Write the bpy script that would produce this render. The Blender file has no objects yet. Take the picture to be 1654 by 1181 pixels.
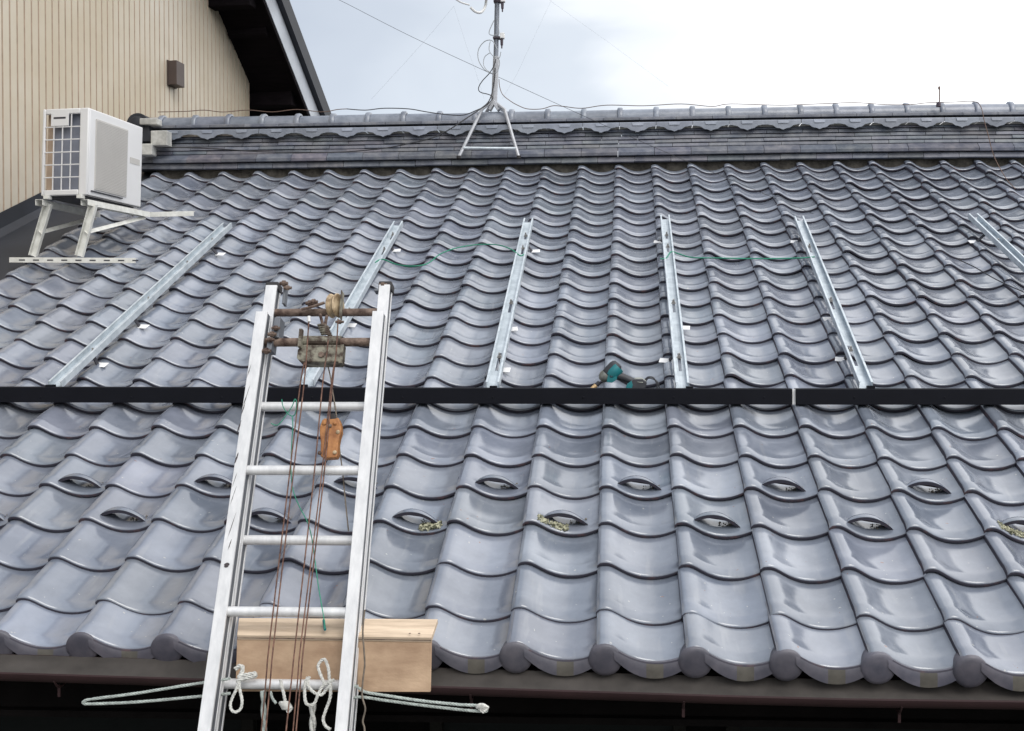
import bpy, math, random
import numpy as np
from mathutils import Vector, Matrix
random.seed(7); rng = np.random.default_rng(7)
R_ = math.radians
sc = bpy.context.scene
col = sc.collection

# ------------------------------------------------------------------ camera
CAM = np.array([0.061, -3.242, 0.878]); YAW, PITCH, ROLL = R_(-2.84), R_(-0.73), R_(-0.13)
FPX, CX = 1808.2, 88.8
fw = np.array([math.sin(YAW)*math.cos(PITCH), math.cos(YAW)*math.cos(PITCH), math.sin(PITCH)])
rt = np.array([math.cos(YAW), -math.sin(YAW), 0.0]); up = np.cross(rt, fw)
rt, up = rt*math.cos(ROLL)+up*math.sin(ROLL), -rt*math.sin(ROLL)+up*math.cos(ROLL)
cd = bpy.data.cameras.new('camera'); cam = bpy.data.objects.new('camera', cd); col.objects.link(cam)
cam.matrix_world = Matrix(((rt[0], up[0], -fw[0], CAM[0]), (rt[1], up[1], -fw[1], CAM[1]), (rt[2], up[2], -fw[2], CAM[2]), (0, 0, 0, 1)))
cd.sensor_width = 36; cd.lens = FPX/1654*36; cd.shift_x = -CX/1654; cd.clip_start = 0.05; cd.clip_end = 3000
sc.camera = cam

# ------------------------------------------------------------------ sky, sun, exposure
SUN_EL, SUN_AZ = R_(48), R_(150)          # azimuth measured from +Y towards +X
w = bpy.data.worlds.new('World'); sc.world = w; w.use_nodes = True
nt = w.node_tree; nt.nodes.clear(); N = nt.nodes.new; L = nt.links.new
out = N('ShaderNodeOutputWorld'); sky = N('ShaderNodeTexSky'); sky.sky_type = 'NISHITA'; sky.sun_disc = False
sky.sun_elevation = SUN_EL; sky.sun_rotation = SUN_AZ
bg1 = N('ShaderNodeBackground'); bg1.inputs[1].default_value = 0.08; L(sky.outputs[0], bg1.inputs[0])
tc = N('ShaderNodeTexCoord'); mp = N('ShaderNodeMapping'); mp.inputs['Scale'].default_value = (1, 1, 2.2); mp.inputs['Location'].default_value = (0.3, 0.55, 0.1)
L(tc.outputs['Generated'], mp.inputs[0])
nz = N('ShaderNodeTexNoise'); nz.inputs['Scale'].default_value = 2.6; nz.inputs['Detail'].default_value = 5; nz.inputs['Roughness'].default_value = .5; nz.inputs['Distortion'].default_value = .3
L(mp.outputs[0], nz.inputs[0])
dp = N('ShaderNodeVectorMath'); dp.operation = 'DOT_PRODUCT'; dp.inputs[1].default_value = (1.6, -.35, .0)
L(tc.outputs['Generated'], dp.inputs[0])
m1 = N('ShaderNodeMath'); m1.operation = 'MULTIPLY_ADD'; m1.inputs[1].default_value = .95; L(nz.outputs[0], m1.inputs[0]); L(dp.outputs['Value'], m1.inputs[2])
cr = N('ShaderNodeValToRGB'); cr.color_ramp.interpolation = 'EASE'
e = cr.color_ramp.elements; e[0].position = .05; e[0].color = (.42, .47, .55, 1); e[1].position = 1.0; e[1].color = (1.5, 1.5, 1.5, 1)
for p_, c_ in ((.34, (.53, .58, .655, 1)), (.50, (.63, .68, .745, 1)), (.575, (.82, .85, .89, 1)), (.63, (1.12, 1.13, 1.15, 1))):
    x = e.new(p_); x.color = c_
m2 = N('ShaderNodeMath'); m2.operation = 'MULTIPLY_ADD'; m2.inputs[1].default_value = .625; m2.inputs[2].default_value = .455
L(m1.outputs[0], m2.inputs[0]); L(m2.outputs[0], cr.inputs[0])
bg2 = N('ShaderNodeBackground'); bg2.inputs[1].default_value = 1.0; L(cr.outputs[0], bg2.inputs[0])
mx = N('ShaderNodeMixShader'); mx.inputs[0].default_value = .90; L(bg1.outputs[0], mx.inputs[1]); L(bg2.outputs[0], mx.inputs[2]); L(mx.outputs[0], out.inputs[0])
sl = bpy.data.lights.new('sun', 'SUN'); sl.energy = 1.1; sl.angle = R_(35); sl.color = (1, .97, .92)
so = bpy.data.objects.new('sun', sl); col.objects.link(so)
sd = Vector((math.sin(SUN_AZ)*math.cos(SUN_EL), math.cos(SUN_AZ)*math.cos(SUN_EL), math.sin(SUN_EL)))
so.rotation_euler = sd.to_track_quat('Z', 'Y').to_euler(); so.location = (5, 5, 12)
sc.view_settings.view_transform = 'Standard'; sc.view_settings.look = 'None'; sc.view_settings.exposure = 0.38; sc.view_settings.gamma = 1.0

# ------------------------------------------------------------------ geometry of the place
def ray(px, py):
    return CAM, fw + rt*(px-827-CX)/FPX - up*(py-590.5)/FPX
def at(px, py, Y):                              # point at depth Y
    o, d = ray(px, py); return o + d*(Y-o[1])/d[1]
def on(px, py, P0, n):
    o, d = ray(px, py); P0 = np.array(P0, float); n = np.array(n, float)
    return o + d*((P0-o)@n)/(d@n)
SL = math.atan(.45); CS, SN = math.cos(SL), math.sin(SL); TW, TE = .265, .235
K = np.array([[0.0343, 0.0919], [0.1069, -0.1003], [0.0397, -0.1443], [-0.069, 0.2294], [0.0902, 0.1912], [0.0594, 0.3299], [-0.0511, -0.2069], [-0.1192, -0.1217], [0.0052, 0.0408], [-0.1691, -0.1063]])
def roof(c, r, h=0.0):
    """the old roof is not quite regular: tile column c, tile course r, height h -> world"""
    c = np.asarray(c, float); r = np.asarray(r, float); h = np.asarray(h, float)
    cc = np.clip(c, -9.5-r*.25, 5.5+r*.3)/10.; rr = (r-11)/12.
    B = np.stack([cc**i*rr**j for i in range(4) for j in range(4) if i+j <= 3], -1)
    D = B@K
    u = (c+D[..., 0])*TW; v = (r+D[..., 1])*TE
    return np.stack([u, v*CS-h*SN, v*SN+h*CS], -1)
RN = np.array([0, -SN, CS])
def onroof(px, py, h=0.0):
    """point on the plane h above the crests"""
    P0 = RN*h
    return on(px, py, P0, RN)

# ------------------------------------------------------------------ materials
def mat(name, c, rough=.5, metal=0.0, spec=.5, var=.12, scale=6.0, bump=0.0, bscale=60.0, c2=None, stretch=(1, 1, 1), attr=None, coat=0.0, rvar=0.0, thr=None):
    m = bpy.data.materials.new(name); m.use_nodes = True; t = m.node_tree; b = t.nodes['Principled BSDF']
    b.inputs['Roughness'].default_value = rough; b.inputs['Metallic'].default_value = metal; b.inputs['Specular IOR Level'].default_value = spec
    b.inputs['Coat Weight'].default_value = coat; b.inputs['Coat Roughness'].default_value = .12
    tcn = t.nodes.new('ShaderNodeTexCoord'); mpn = t.nodes.new('ShaderNodeMapping'); mpn.inputs['Scale'].default_value = stretch
    t.links.new(tcn.outputs['Object'], mpn.inputs[0])
    n = t.nodes.new('ShaderNodeTexNoise'); n.inputs['Scale'].default_value = scale; n.inputs['Detail'].default_value = 6; n.inputs['Roughness'].default_value = .6
    t.links.new(mpn.outputs[0], n.inputs[0])
    r = t.nodes.new('ShaderNodeValToRGB')
    lo = tuple(max(0, x*(1-var)) for x in c)+(1,); hi = tuple(min(1, x*(1+var)) for x in (c2 or c))+(1,)
    r.color_ramp.elements[0].position, r.color_ramp.elements[1].position = thr or (.35, .65)
    r.color_ramp.elements[0].color = lo; r.color_ramp.elements[1].color = hi
    t.links.new(n.outputs[0], r.inputs[0])
    src = r.outputs[0]
    if attr:
        a = t.nodes.new('ShaderNodeAttribute'); a.attribute_name = attr
        mm = t.nodes.new('ShaderNodeMix'); mm.data_type = 'RGBA'; mm.blend_type = 'MULTIPLY'; mm.inputs[0].default_value = 1
        t.links.new(src, mm.inputs[6]); t.links.new(a.outputs['Color'], mm.inputs[7]); src = mm.outputs[2]
    if name == 'glazed_tile':                        # lime specks, a few rust-coloured chips and thin run-off streaks
        for sc_, st_, lo_, hi_, c_, am in ((55, (1, 1, 1), .735, .76, (.42, .42, .40, 1), .7), (38, (1, 1, 1), .76, .775, (.20, .09, .06, 1), .7), (9, (3.5, .5, .5), .60, .74, (.30, .31, .33, 1), .30), (7, (1, 1, 1), .56, .70, (.11, .12, .14, 1), .15)):
            mq = t.nodes.new('ShaderNodeMapping'); mq.inputs['Scale'].default_value = st_; mq.inputs['Location'].default_value = (sc_, 0, 0); t.links.new(tcn.outputs['Object'], mq.inputs[0])
            nq = t.nodes.new('ShaderNodeTexNoise'); nq.inputs['Scale'].default_value = sc_; nq.inputs['Detail'].default_value = 2; t.links.new(mq.outputs[0], nq.inputs[0])
            rq = t.nodes.new('ShaderNodeMapRange'); rq.inputs[1].default_value = lo_; rq.inputs[2].default_value = hi_; rq.inputs[4].default_value = am; t.links.new(nq.outputs[0], rq.inputs[0])
            mq2 = t.nodes.new('ShaderNodeMix'); mq2.data_type = 'RGBA'; mq2.inputs[7].default_value = c_; t.links.new(rq.outputs[0], mq2.inputs[0]); t.links.new(src, mq2.inputs[6]); src = mq2.outputs[2]
    t.links.new(src, b.inputs['Base Color'])
    if rvar:
        mr = t.nodes.new('ShaderNodeMapRange'); mr.inputs[1].default_value = .3; mr.inputs[2].default_value = .7
        mr.inputs[3].default_value = max(0, rough-rvar); mr.inputs[4].default_value = rough+rvar
        t.links.new(n.outputs[0], mr.inputs[0]); t.links.new(mr.outputs[0], b.inputs['Roughness'])
    if bump:
        n2 = t.nodes.new('ShaderNodeTexNoise'); n2.inputs['Scale'].default_value = bscale; n2.inputs['Detail'].default_value = 4
        t.links.new(mpn.outputs[0], n2.inputs[0])
        bm = t.nodes.new('ShaderNodeBump'); bm.inputs['Strength'].default_value = bump; bm.inputs['Distance'].default_value = .01
        t.links.new(n2.outputs[0], bm.inputs['Height']); t.links.new(bm.outputs[0], b.inputs['Normal'])
    return m
M = {}
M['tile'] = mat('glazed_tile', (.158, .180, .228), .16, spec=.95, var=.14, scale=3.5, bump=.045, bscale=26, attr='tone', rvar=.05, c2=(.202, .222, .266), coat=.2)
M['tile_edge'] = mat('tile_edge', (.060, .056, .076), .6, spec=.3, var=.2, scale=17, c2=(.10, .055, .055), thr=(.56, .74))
M['tile_front'] = mat('matt_tile_front', (.085, .085, .11), .42, spec=.5, var=.15, scale=20, attr='tone', c2=(.10, .095, .115))
M['rim_patch'] = mat('brown_rim_patch', (.085, .078, .066), .7, var=.2, scale=25)
M['ridge'] = mat('ridge_tile', (.165, .188, .238), .3, spec=.7, var=.16, scale=9, bump=.12, bscale=40, attr='tone', c2=(.20, .22, .265))
M['noshi'] = mat('flat_ridge_tile', (.098, .110, .148), .5, var=.15, scale=14, bump=.2, bscale=50, attr='tone', c2=(.15, .155, .175))
M['mud'] = mat('mud_mortar', (.05, .045, .038), .95, var=.5, scale=22, bump=.6, bscale=60)
M['plaster'] = mat('white_plaster', (.47, .47, .45), .9, var=.25, scale=14, bump=.3)
M['moss'] = mat('dried_moss', (.13, .135, .075), .95, var=.4, scale=70, bump=.9, bscale=220, c2=(.50, .49, .36), thr=(.4, .6))
M['shade_crumb'] = mat('shade_crumb_brown', (.085, .075, .06), .95, var=.4, scale=80, c2=(.14, .12, .09))
M['gutter'] = mat('brown_gutter', (.027, .013, .014), .7, spec=.25, var=.15, scale=8)
M['gutter_in'] = mat('dusty_gutter', (.050, .044, .040), .9, var=.25, scale=9)
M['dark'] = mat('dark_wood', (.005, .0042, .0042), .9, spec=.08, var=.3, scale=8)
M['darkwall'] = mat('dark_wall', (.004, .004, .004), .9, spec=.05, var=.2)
M['glass'] = mat('dark_window', (.005, .007, .0075), .6, spec=.12, var=.1)
M['winframe'] = mat('window_frame', (.012, .012, .011), .8, spec=.1, var=.1)
M['siding'] = mat('cream_siding', (.49, .42, .31), .42, spec=.4, var=.04, scale=.55, c2=(.56, .515, .44), thr=(.38, .60))
M['groove'] = mat('siding_groove', (.40, .31, .24), .6, var=.12, scale=12)
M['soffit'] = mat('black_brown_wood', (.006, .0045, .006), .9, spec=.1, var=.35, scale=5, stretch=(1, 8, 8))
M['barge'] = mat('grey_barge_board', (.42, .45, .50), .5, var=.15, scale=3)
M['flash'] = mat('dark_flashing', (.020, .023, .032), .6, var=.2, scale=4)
M['vent'] = mat('brown_vent', (.07, .05, .045), .5, var=.1)
M['acwhite'] = mat('cream_white_paint', (.70, .70, .71), .38, var=.03, scale=3)
M['acgrey'] = mat('warm_grey_grille', (.50, .485, .465), .55, var=.03)
M['acfin'] = mat('heat_exchanger_fins', (.23, .25, .31), .5, var=.15, scale=4, metal=.2)
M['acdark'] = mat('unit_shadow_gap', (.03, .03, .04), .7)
M['actan'] = mat('tan_insulation', (.42, .32, .24), .8, var=.15, scale=14)
M['standw'] = mat('white_stand_paint', (.68, .68, .64), .5, var=.07, scale=20, c2=(.74, .74, .71))
M['rust'] = mat('rusty_steel', (.085, .045, .035), .8, metal=.15, var=.45, scale=28, bump=.4, bscale=90, c2=(.17, .125, .10))
M['rustgrey'] = mat('grey_green_rusty_steel', (.085, .06, .045), .75, metal=.1, var=.3, scale=34, bump=.4, c2=(.20, .19, .15), thr=(.42, .6))
M['galv'] = mat('galvanised_steel', (.48, .54, .59), .42, metal=.3, var=.1, scale=16, c2=(.57, .62, .66))
M['bolt'] = mat('bolt_steel', (.40, .38, .36), .4, metal=.7, var=.2, scale=40)
M['tab'] = mat('bare_metal_tab', (.82, .82, .83), .5, metal=.0, var=.1, scale=20)
M['black'] = mat('black_powder_coat', (.006, .0065, .010), .6, var=.1, spec=.12)
M['rubber'] = mat('black_rubber', (.022, .02, .022), .7, var=.2)
M['alu'] = mat('worn_aluminium', (.64, .645, .66), .45, metal=.2, var=.05, scale=5, stretch=(9, 9, .6), bump=.08, c2=(.71, .71, .72))
M['alugrey'] = mat('dull_aluminium', (.14, .15, .17), .55, metal=.2, var=.12, scale=8, stretch=(9, 9, .7))
M['dent'] = mat('scraped_dark_mark', (.05, .04, .045), .7, var=.3, scale=40)
M['wire'] = mat('rusty_wire_rope', (.105, .05, .04), .8, var=.4, scale=60, c2=(.16, .085, .06))
M['orange'] = mat('orange_paint', (.30, .115, .035), .6, var=.2, scale=22, bump=.2, c2=(.40, .18, .06))
M['sheave'] = mat('ochre_nylon_sheave', (.26, .17, .09), .7, var=.3, scale=34, c2=(.48, .38, .25))
M['wood'] = mat('plywood', (.41, .265, .17), .75, var=.16, scale=7, stretch=(1, 1.5, 1.8), bump=.1, c2=(.52, .37, .25), thr=(.3, .7))
M['wood2'] = mat('pale_pine', (.52, .40, .29), .75, var=.15, scale=5, stretch=(.9, 9, 9), bump=.1, c2=(.60, .48, .36))
M['rope'] = mat('white_rope', (.58, .58, .55), .85, var=.2, scale=60, bump=.5, bscale=150)
M['ropeg'] = mat('grey_green_rope', (.36, .40, .38), .85, var=.25, scale=60)
M['twine'] = mat('brown_twine', (.18, .15, .12), .9, var=.3, scale=50)
M['green'] = mat('green_wire', (.015, .23, .14), .45, var=.15)
M['cable'] = mat('black_cable', (.03, .03, .035), .6, var=.1)
M['cableg'] = mat('grey_cable', (.36, .38, .40), .6, var=.1)
M['cableb'] = mat('brown_cable', (.13, .08, .06), .7, var=.2)
M['guy'] = mat('thin_guy_wire', (.35, .37, .40), .5, var=.1)
M['mast'] = mat('grey_mast', (.42, .43, .46), .45, metal=.3, var=.12, scale=20)
M['mastb'] = mat('dark_mast', (.20, .22, .26), .45, metal=.4, var=.12, scale=20)
M['dish'] = mat('white_dish', (.70, .70, .70), .5, var=.04)
M['purple'] = mat('dark_plastic', (.05, .035, .05), .5)
M['teal'] = mat('teal_plastic', (.012, .16, .18), .4, var=.12, scale=20)
M['tooldark'] = mat('charcoal_plastic', (.035, .037, .045), .55, var=.2, scale=40)
M['toolgrey'] = mat('metal_gearcase', (.24, .25, .23), .4, metal=.5, var=.25, scale=60)
M['brass'] = mat('brass_socket', (.75, .52, .28), .35, metal=.5, var=.2, scale=60)
M['ground'] = mat('gravel_yard', (.16, .155, .14), .95, var=.3, scale=3, bump=.5, bscale=40)
M['added_hill'] = mat('added_hill_green', (.035, .05, .035), .95, var=.4, scale=.08)

# ------------------------------------------------------------------ mesh builder
ORG = {}
class MB:
    def __init__(s): s.v = []; s.f = []; s.m = []; s.t = []; s.n = 0
    def add(s, V, F, mi=0, tone=None):
        V = np.asarray(V, float).reshape(-1, 3); b = s.n; s.v.append(V); s.n += len(V)
        for f in F: s.f.append([i+b for i in f])
        s.m += ([mi]*len(F) if isinstance(mi, int) else list(mi))
        s.t.append(np.tile(tone if tone is not None else (1, 1, 1), (len(V), 1)))
        return s
    def grid(s, P, mi=0, closeu=False, closev=False, tone=None):
        P = np.asarray(P, float); a, b = P.shape[:2]; F = []; mm = []
        for i in range(a if closeu else a-1):
            for j in range(b if closev else b-1):
                F.append([i*b+j, ((i+1) % a)*b+j, ((i+1) % a)*b+(j+1) % b, i*b+(j+1) % b])
                mm.append(mi(i, j) if callable(mi) else mi)
        return s.add(P.reshape(-1, 3), F, mm, tone)
    def frame(s, o, ax, ay, az, sx, sy, sz, mi=0, tone=None):
        """box from corner o along three directions"""
        o, ax, ay, az = [np.asarray(q, float) for q in (o, ax, ay, az)]
        V = [o+ax*sx*i+ay*sy*j+az*sz*k for k in (0, 1) for j in (0, 1) for i in (0, 1)]
        F = [[0, 2, 3, 1], [4, 5, 7, 6], [0, 1, 5, 4], [2, 6, 7, 3], [0, 4, 6, 2], [1, 3, 7, 5]]
        if np.dot(np.cross(ax*sx, ay*sy), az*sz) < 0: F = [f[::-1] for f in F]
        return s.add(V, F, mi, tone)
    def box(s, a, b, mi=0, tone=None):
        lo = np.minimum(a, b); sz = np.abs(np.asarray(b, float)-np.asarray(a, float))
        return s.frame(lo, (1, 0, 0), (0, 1, 0), (0, 0, 1), *sz, mi, tone)
    def bar(s, p, q, wdt, hgt, upv=(0, 0, 1), mi=0, tone=None):
        p = np.asarray(p, float); q = np.asarray(q, float); d = q-p; ln = np.linalg.norm(d); d = d/ln
        x = np.cross(d, upv); x /= np.linalg.norm(x); z = np.cross(x, d)
        return s.frame(p-x*wdt/2-z*hgt/2, d, x, z, ln, wdt, hgt, mi, tone)
    def prism(s, pts, d, mi=0, tone=None):
        """closed polygon pts (n,3) extruded by d"""
        P = np.asarray(pts, float); d = np.asarray(d, float); n = len(P)
        nn = sum(np.cross(P[i]-P[0], P[(i+1) % n]-P[0]) for i in range(n))
        fl = np.dot(nn, d) > 0
        F = [list(range(n))[::-1], list(range(n, 2*n))]+[[i, (i+1) % n, n+(i+1) % n, n+i] for i in range(n)]
        if not fl: F = [f[::-1] for f in F]
        return s.add(np.vstack([P, P+d]), F, mi, tone)
    def tube(s, pts, r, n=7, smooth=6, mi=0, caps=True, closed=False, tone=None):
        P = np.asarray(pts, float)
        if smooth > 1 and len(P) > 2:
            Q = []; m = len(P)
            for i in range(m-1):
                p0, p1, p2, p3 = P[max(i-1, 0)], P[i], P[i+1], P[min(i+2, m-1)]
                for k in range(smooth):
                    t = k/smooth
                    Q.append(.5*((2*p1)+(-p0+p2)*t+(2*p0-5*p1+4*p2-p3)*t*t+(-p0+3*p1-3*p2+p3)*t**3))
            Q.append(P[-1]); P = np.array(Q)
        T = np.gradient(P, axis=0); T /= np.linalg.norm(T, axis=1)[:, None]+1e-12
        x = np.cross(T[0], (0, 0, 1)); 
        if np.linalg.norm(x) < 1e-3: x = np.cross(T[0], (1, 0, 0))
        x /= np.linalg.norm(x); G = []
        rr = np.broadcast_to(np.asarray(r, float), (len(P),)) if np.ndim(r) == 0 else np.interp(np.linspace(0, 1, len(P)), np.linspace(0, 1, len(r)), r)
        for i in range(len(P)):
            x = x-T[i]*np.dot(x, T[i]); x /= np.linalg.norm(x); y = np.cross(T[i], x)
            G.append([P[i]+rr[i]*(x*math.cos(a)+y*math.sin(a)) for a in np.linspace(0, 2*math.pi, n, endpoint=False)])
        s.grid(G, mi, closev=True, tone=tone)
        if caps:
            s.add(G[0], [list(range(n))], mi, tone); s.add(G[-1], [list(range(n))[::-1]], mi, tone)
        return s
    def lathe(s, c, axis, prof, n=20, mi=0, tone=None):
        """prof: list of (distance along axis, radius)"""
        c = np.asarray(c, float); a = np.asarray(axis, float); a /= np.linalg.norm(a)
        x = np.cross(a, (0, 0, 1)); 
        if np.linalg.norm(x) < 1e-3: x = np.cross(a, (1, 0, 0))
        x /= np.linalg.norm(x); y = np.cross(a, x)
        G = [[c+a*t+r*(x*math.cos(q)+y*math.sin(q)) for q in np.linspace(0, 2*math.pi, n, endpoint=False)] for t, r in prof]
        return s.grid(G, mi, closev=True, tone=tone)
    def build(s, name, mats, parent=None, origin=None, smooth=None, bevel=0, fixn=True):
        V = np.vstack(s.v)
        if parent is not None: o = ORG[parent] if origin is None else np.asarray(origin, float); 
        else:
            o = np.asarray(origin, float) if origin is not None else np.array([(V[:, 0].min()+V[:, 0].max())/2, (V[:, 1].min()+V[:, 1].max())/2, V[:, 2].min()])
        me = bpy.data.meshes.new(name); me.from_pydata((V-o).tolist(), [], s.f)
        ms = mats if isinstance(mats, (list, tuple)) else [mats]
        for m_ in ms: me.materials.append(M[m_])
        me.polygons.foreach_set('material_index', np.array(s.m, dtype=np.int32))
        T = np.vstack(s.t)
        if not np.allclose(T, 1) or any(m_ in ('tile', 'ridge', 'noshi') for m_ in ms):
            a = me.color_attributes.new('tone', 'FLOAT_COLOR', 'POINT'); a.data.foreach_set('color', np.hstack([T, np.ones((len(T), 1))]).ravel())
        me.update(); me.validate()
        if fixn:
            import bmesh
            bm = bmesh.new(); bm.from_mesh(me); bmesh.ops.recalc_face_normals(bm, faces=bm.faces); bm.to_mesh(me); bm.free()
        ob = bpy.data.objects.new(name, me); col.objects.link(ob)
        if parent is not None:
            ob.parent = parent; ob.location = o-ORG[parent]
        else: ob.location = o
        ORG[ob] = o
        if smooth is not None:
            me.polygons.foreach_set('use_smooth', [True]*len(me.polygons)); me.set_sharp_from_angle(angle=R_(smooth))
        if bevel:
            b = ob.modifiers.new('bevel', 'BEVEL'); b.width = bevel; b.segments = 2; b.limit_method = 'ANGLE'; b.angle_limit = R_(40); b.harden_normals = False
        return ob
def tag(o, label=None, cat=None, group=None, kind=None):
    for k, v_ in (('label', label), ('category', cat), ('group', group), ('kind', kind)):
        if v_: o[k] = v_
    return o
def thing(name, loc, label, cat, group=None):
    o = bpy.data.objects.new(name, None); col.objects.link(o); o.empty_display_size = .1
    o.location = loc; ORG[o] = np.asarray(loc, float)
    return tag(o, label, cat, group)
def T3(a): return tuple([a]*3)
X_, Y_, Z_ = np.eye(3)

# ------------------------------------------------------------------ ground and an added, unseen backdrop
GZ = -2.9
tag(MB().grid([[(x, y, GZ) for x in np.linspace(-600, 600, 13)] for y in np.linspace(-600, 600, 13)]).build('ground', 'ground'), kind='structure')
mb = MB(); na = 96; G = []  # unseen hilly ring, added for dark reflections in the tile fronts
for ring, (rad, zz) in enumerate([(170, -3.2), (230, 1), (300, 0), (380, -3.2)]):
    row = []
    for i in range(na):
        a = 2*math.pi*i/na
        s_ = .5-.5*math.cos(a)                       # higher to the south, low behind the ridge
        hgt = (8+34*s_+7*math.sin(3*a+1)+4*math.sin(7*a)+2.5*math.sin(17*a)) if ring in (1, 2) else -3.2
        row.append((rad*math.sin(a), rad*math.cos(a), hgt))
    G.append(row)
tag(mb.grid(G, closev=True).build('added_hills', 'added_hill', smooth=60), kind='structure')

# ------------------------------------------------------------------ the tiled house
house = thing('tiled_house', (0, 1.2, GZ), 'house with a grey glazed tile roof and stacked tile ridge filling the picture', 'house')
tk = [0, .035, .09, .15, .21, .28, .36, .46, .56, .66, .76, .86, .94, 1.0, 1.04]
hk = [-.012, -.003, 0, -.0015, -.009, -.021, -.034, -.046, -.0525, -.0545, -.052, -.0455, -.037, -.0285, -.0225]
tt = np.array([0, .012, .035, .06, .09, .12, .15, .18, .21, .245, .28, .32, .36, .41, .46, .51, .56, .62, .68, .75, .81, .86, .91, .96, 1.0, 1.035])
hh = np.interp(tt, tk, hk)
for _ in range(1): hh[3:-1] = .25*hh[2:-2]+.5*hh[3:-1]+.25*hh[4:]
# along the slope: distance up from the front edge, drop below the plane
sv = [(.005, -.0215), (.0, -.0198), (-.0016, -.0140), (-.0010, -.0085), (.002, -.0045), (.006, -.0024), (.014, -.0012), (.026, -.0002), (.038, .0), (.047, -.0012), (.058, -.0036), (.085, -.0062), (.13, -.0100), (.18, -.0160), (.255, -.0242)]
CAPD = {}
def tile_points(c, r, jit=True):
    j = rng.normal(0, 1, 6) if jit else np.zeros(6)
    s = np.array([q[0] for q in sv]); dh = np.array([q[1] for q in sv])
    T, S = np.meshgrid(tt, s); H = hh[None, :]+dh[:, None]
    side = np.array([[-.031]]*1)
    # left side face goes down from the crest's edge
    T = np.hstack([np.zeros((len(s), 1)), T]); S = np.hstack([S[:, :1], S]); H = np.hstack([np.full((len(s), 1), -.042)+np.minimum(dh, -.004)[:, None]*.5, H])
    s0 = .27*TE if r == 0 else 0
    cc = c+T-.09+j[0]*.006+(S/TE)*j[1]*.004
    rr = r+(S+s0+j[2]*.0030+(T-.5)*j[3]*.0022)/TE
    Hh = H+j[4]*.0012+(T-.5)*j[5]*.0022+(S/TE)*j[1]*.0016*0+(S/TE-.5)*j[3]*.0014
    return cc, rr, Hh
def tone():
    k = 1+rng.normal(0, .065); return (k*(1+rng.normal(0, .012)), k, k*(1+rng.normal(0, .015)))
def add_tile(mb, c, r):
    cc, rr, H = tile_points(c, r)
    P = roof(cc, rr, H)
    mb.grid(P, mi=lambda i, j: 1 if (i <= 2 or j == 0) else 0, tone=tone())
    return cc, rr, H
C0, C1, RTOP = -13, 13, 23
guards = [(-8, 4), (-6, 4), (-4, 4), (-2, 4), (0, 4), (2, 4), (4, 4), (-7, 3), (-5, 3), (-3, 3), (-1, 3), (1, 3), (3, 3), (5, 3), (-10, 4), (6, 4), (-9, 3), (7, 3)]
field = MB()
for r in range(1, RTOP+1):
    for c in range(C0, C1):
        if (c, r) not in guards: add_tile(field, c, r)
ft = field.build('roof_tiles', ['tile', 'tile_edge'], house, smooth=50)
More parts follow.
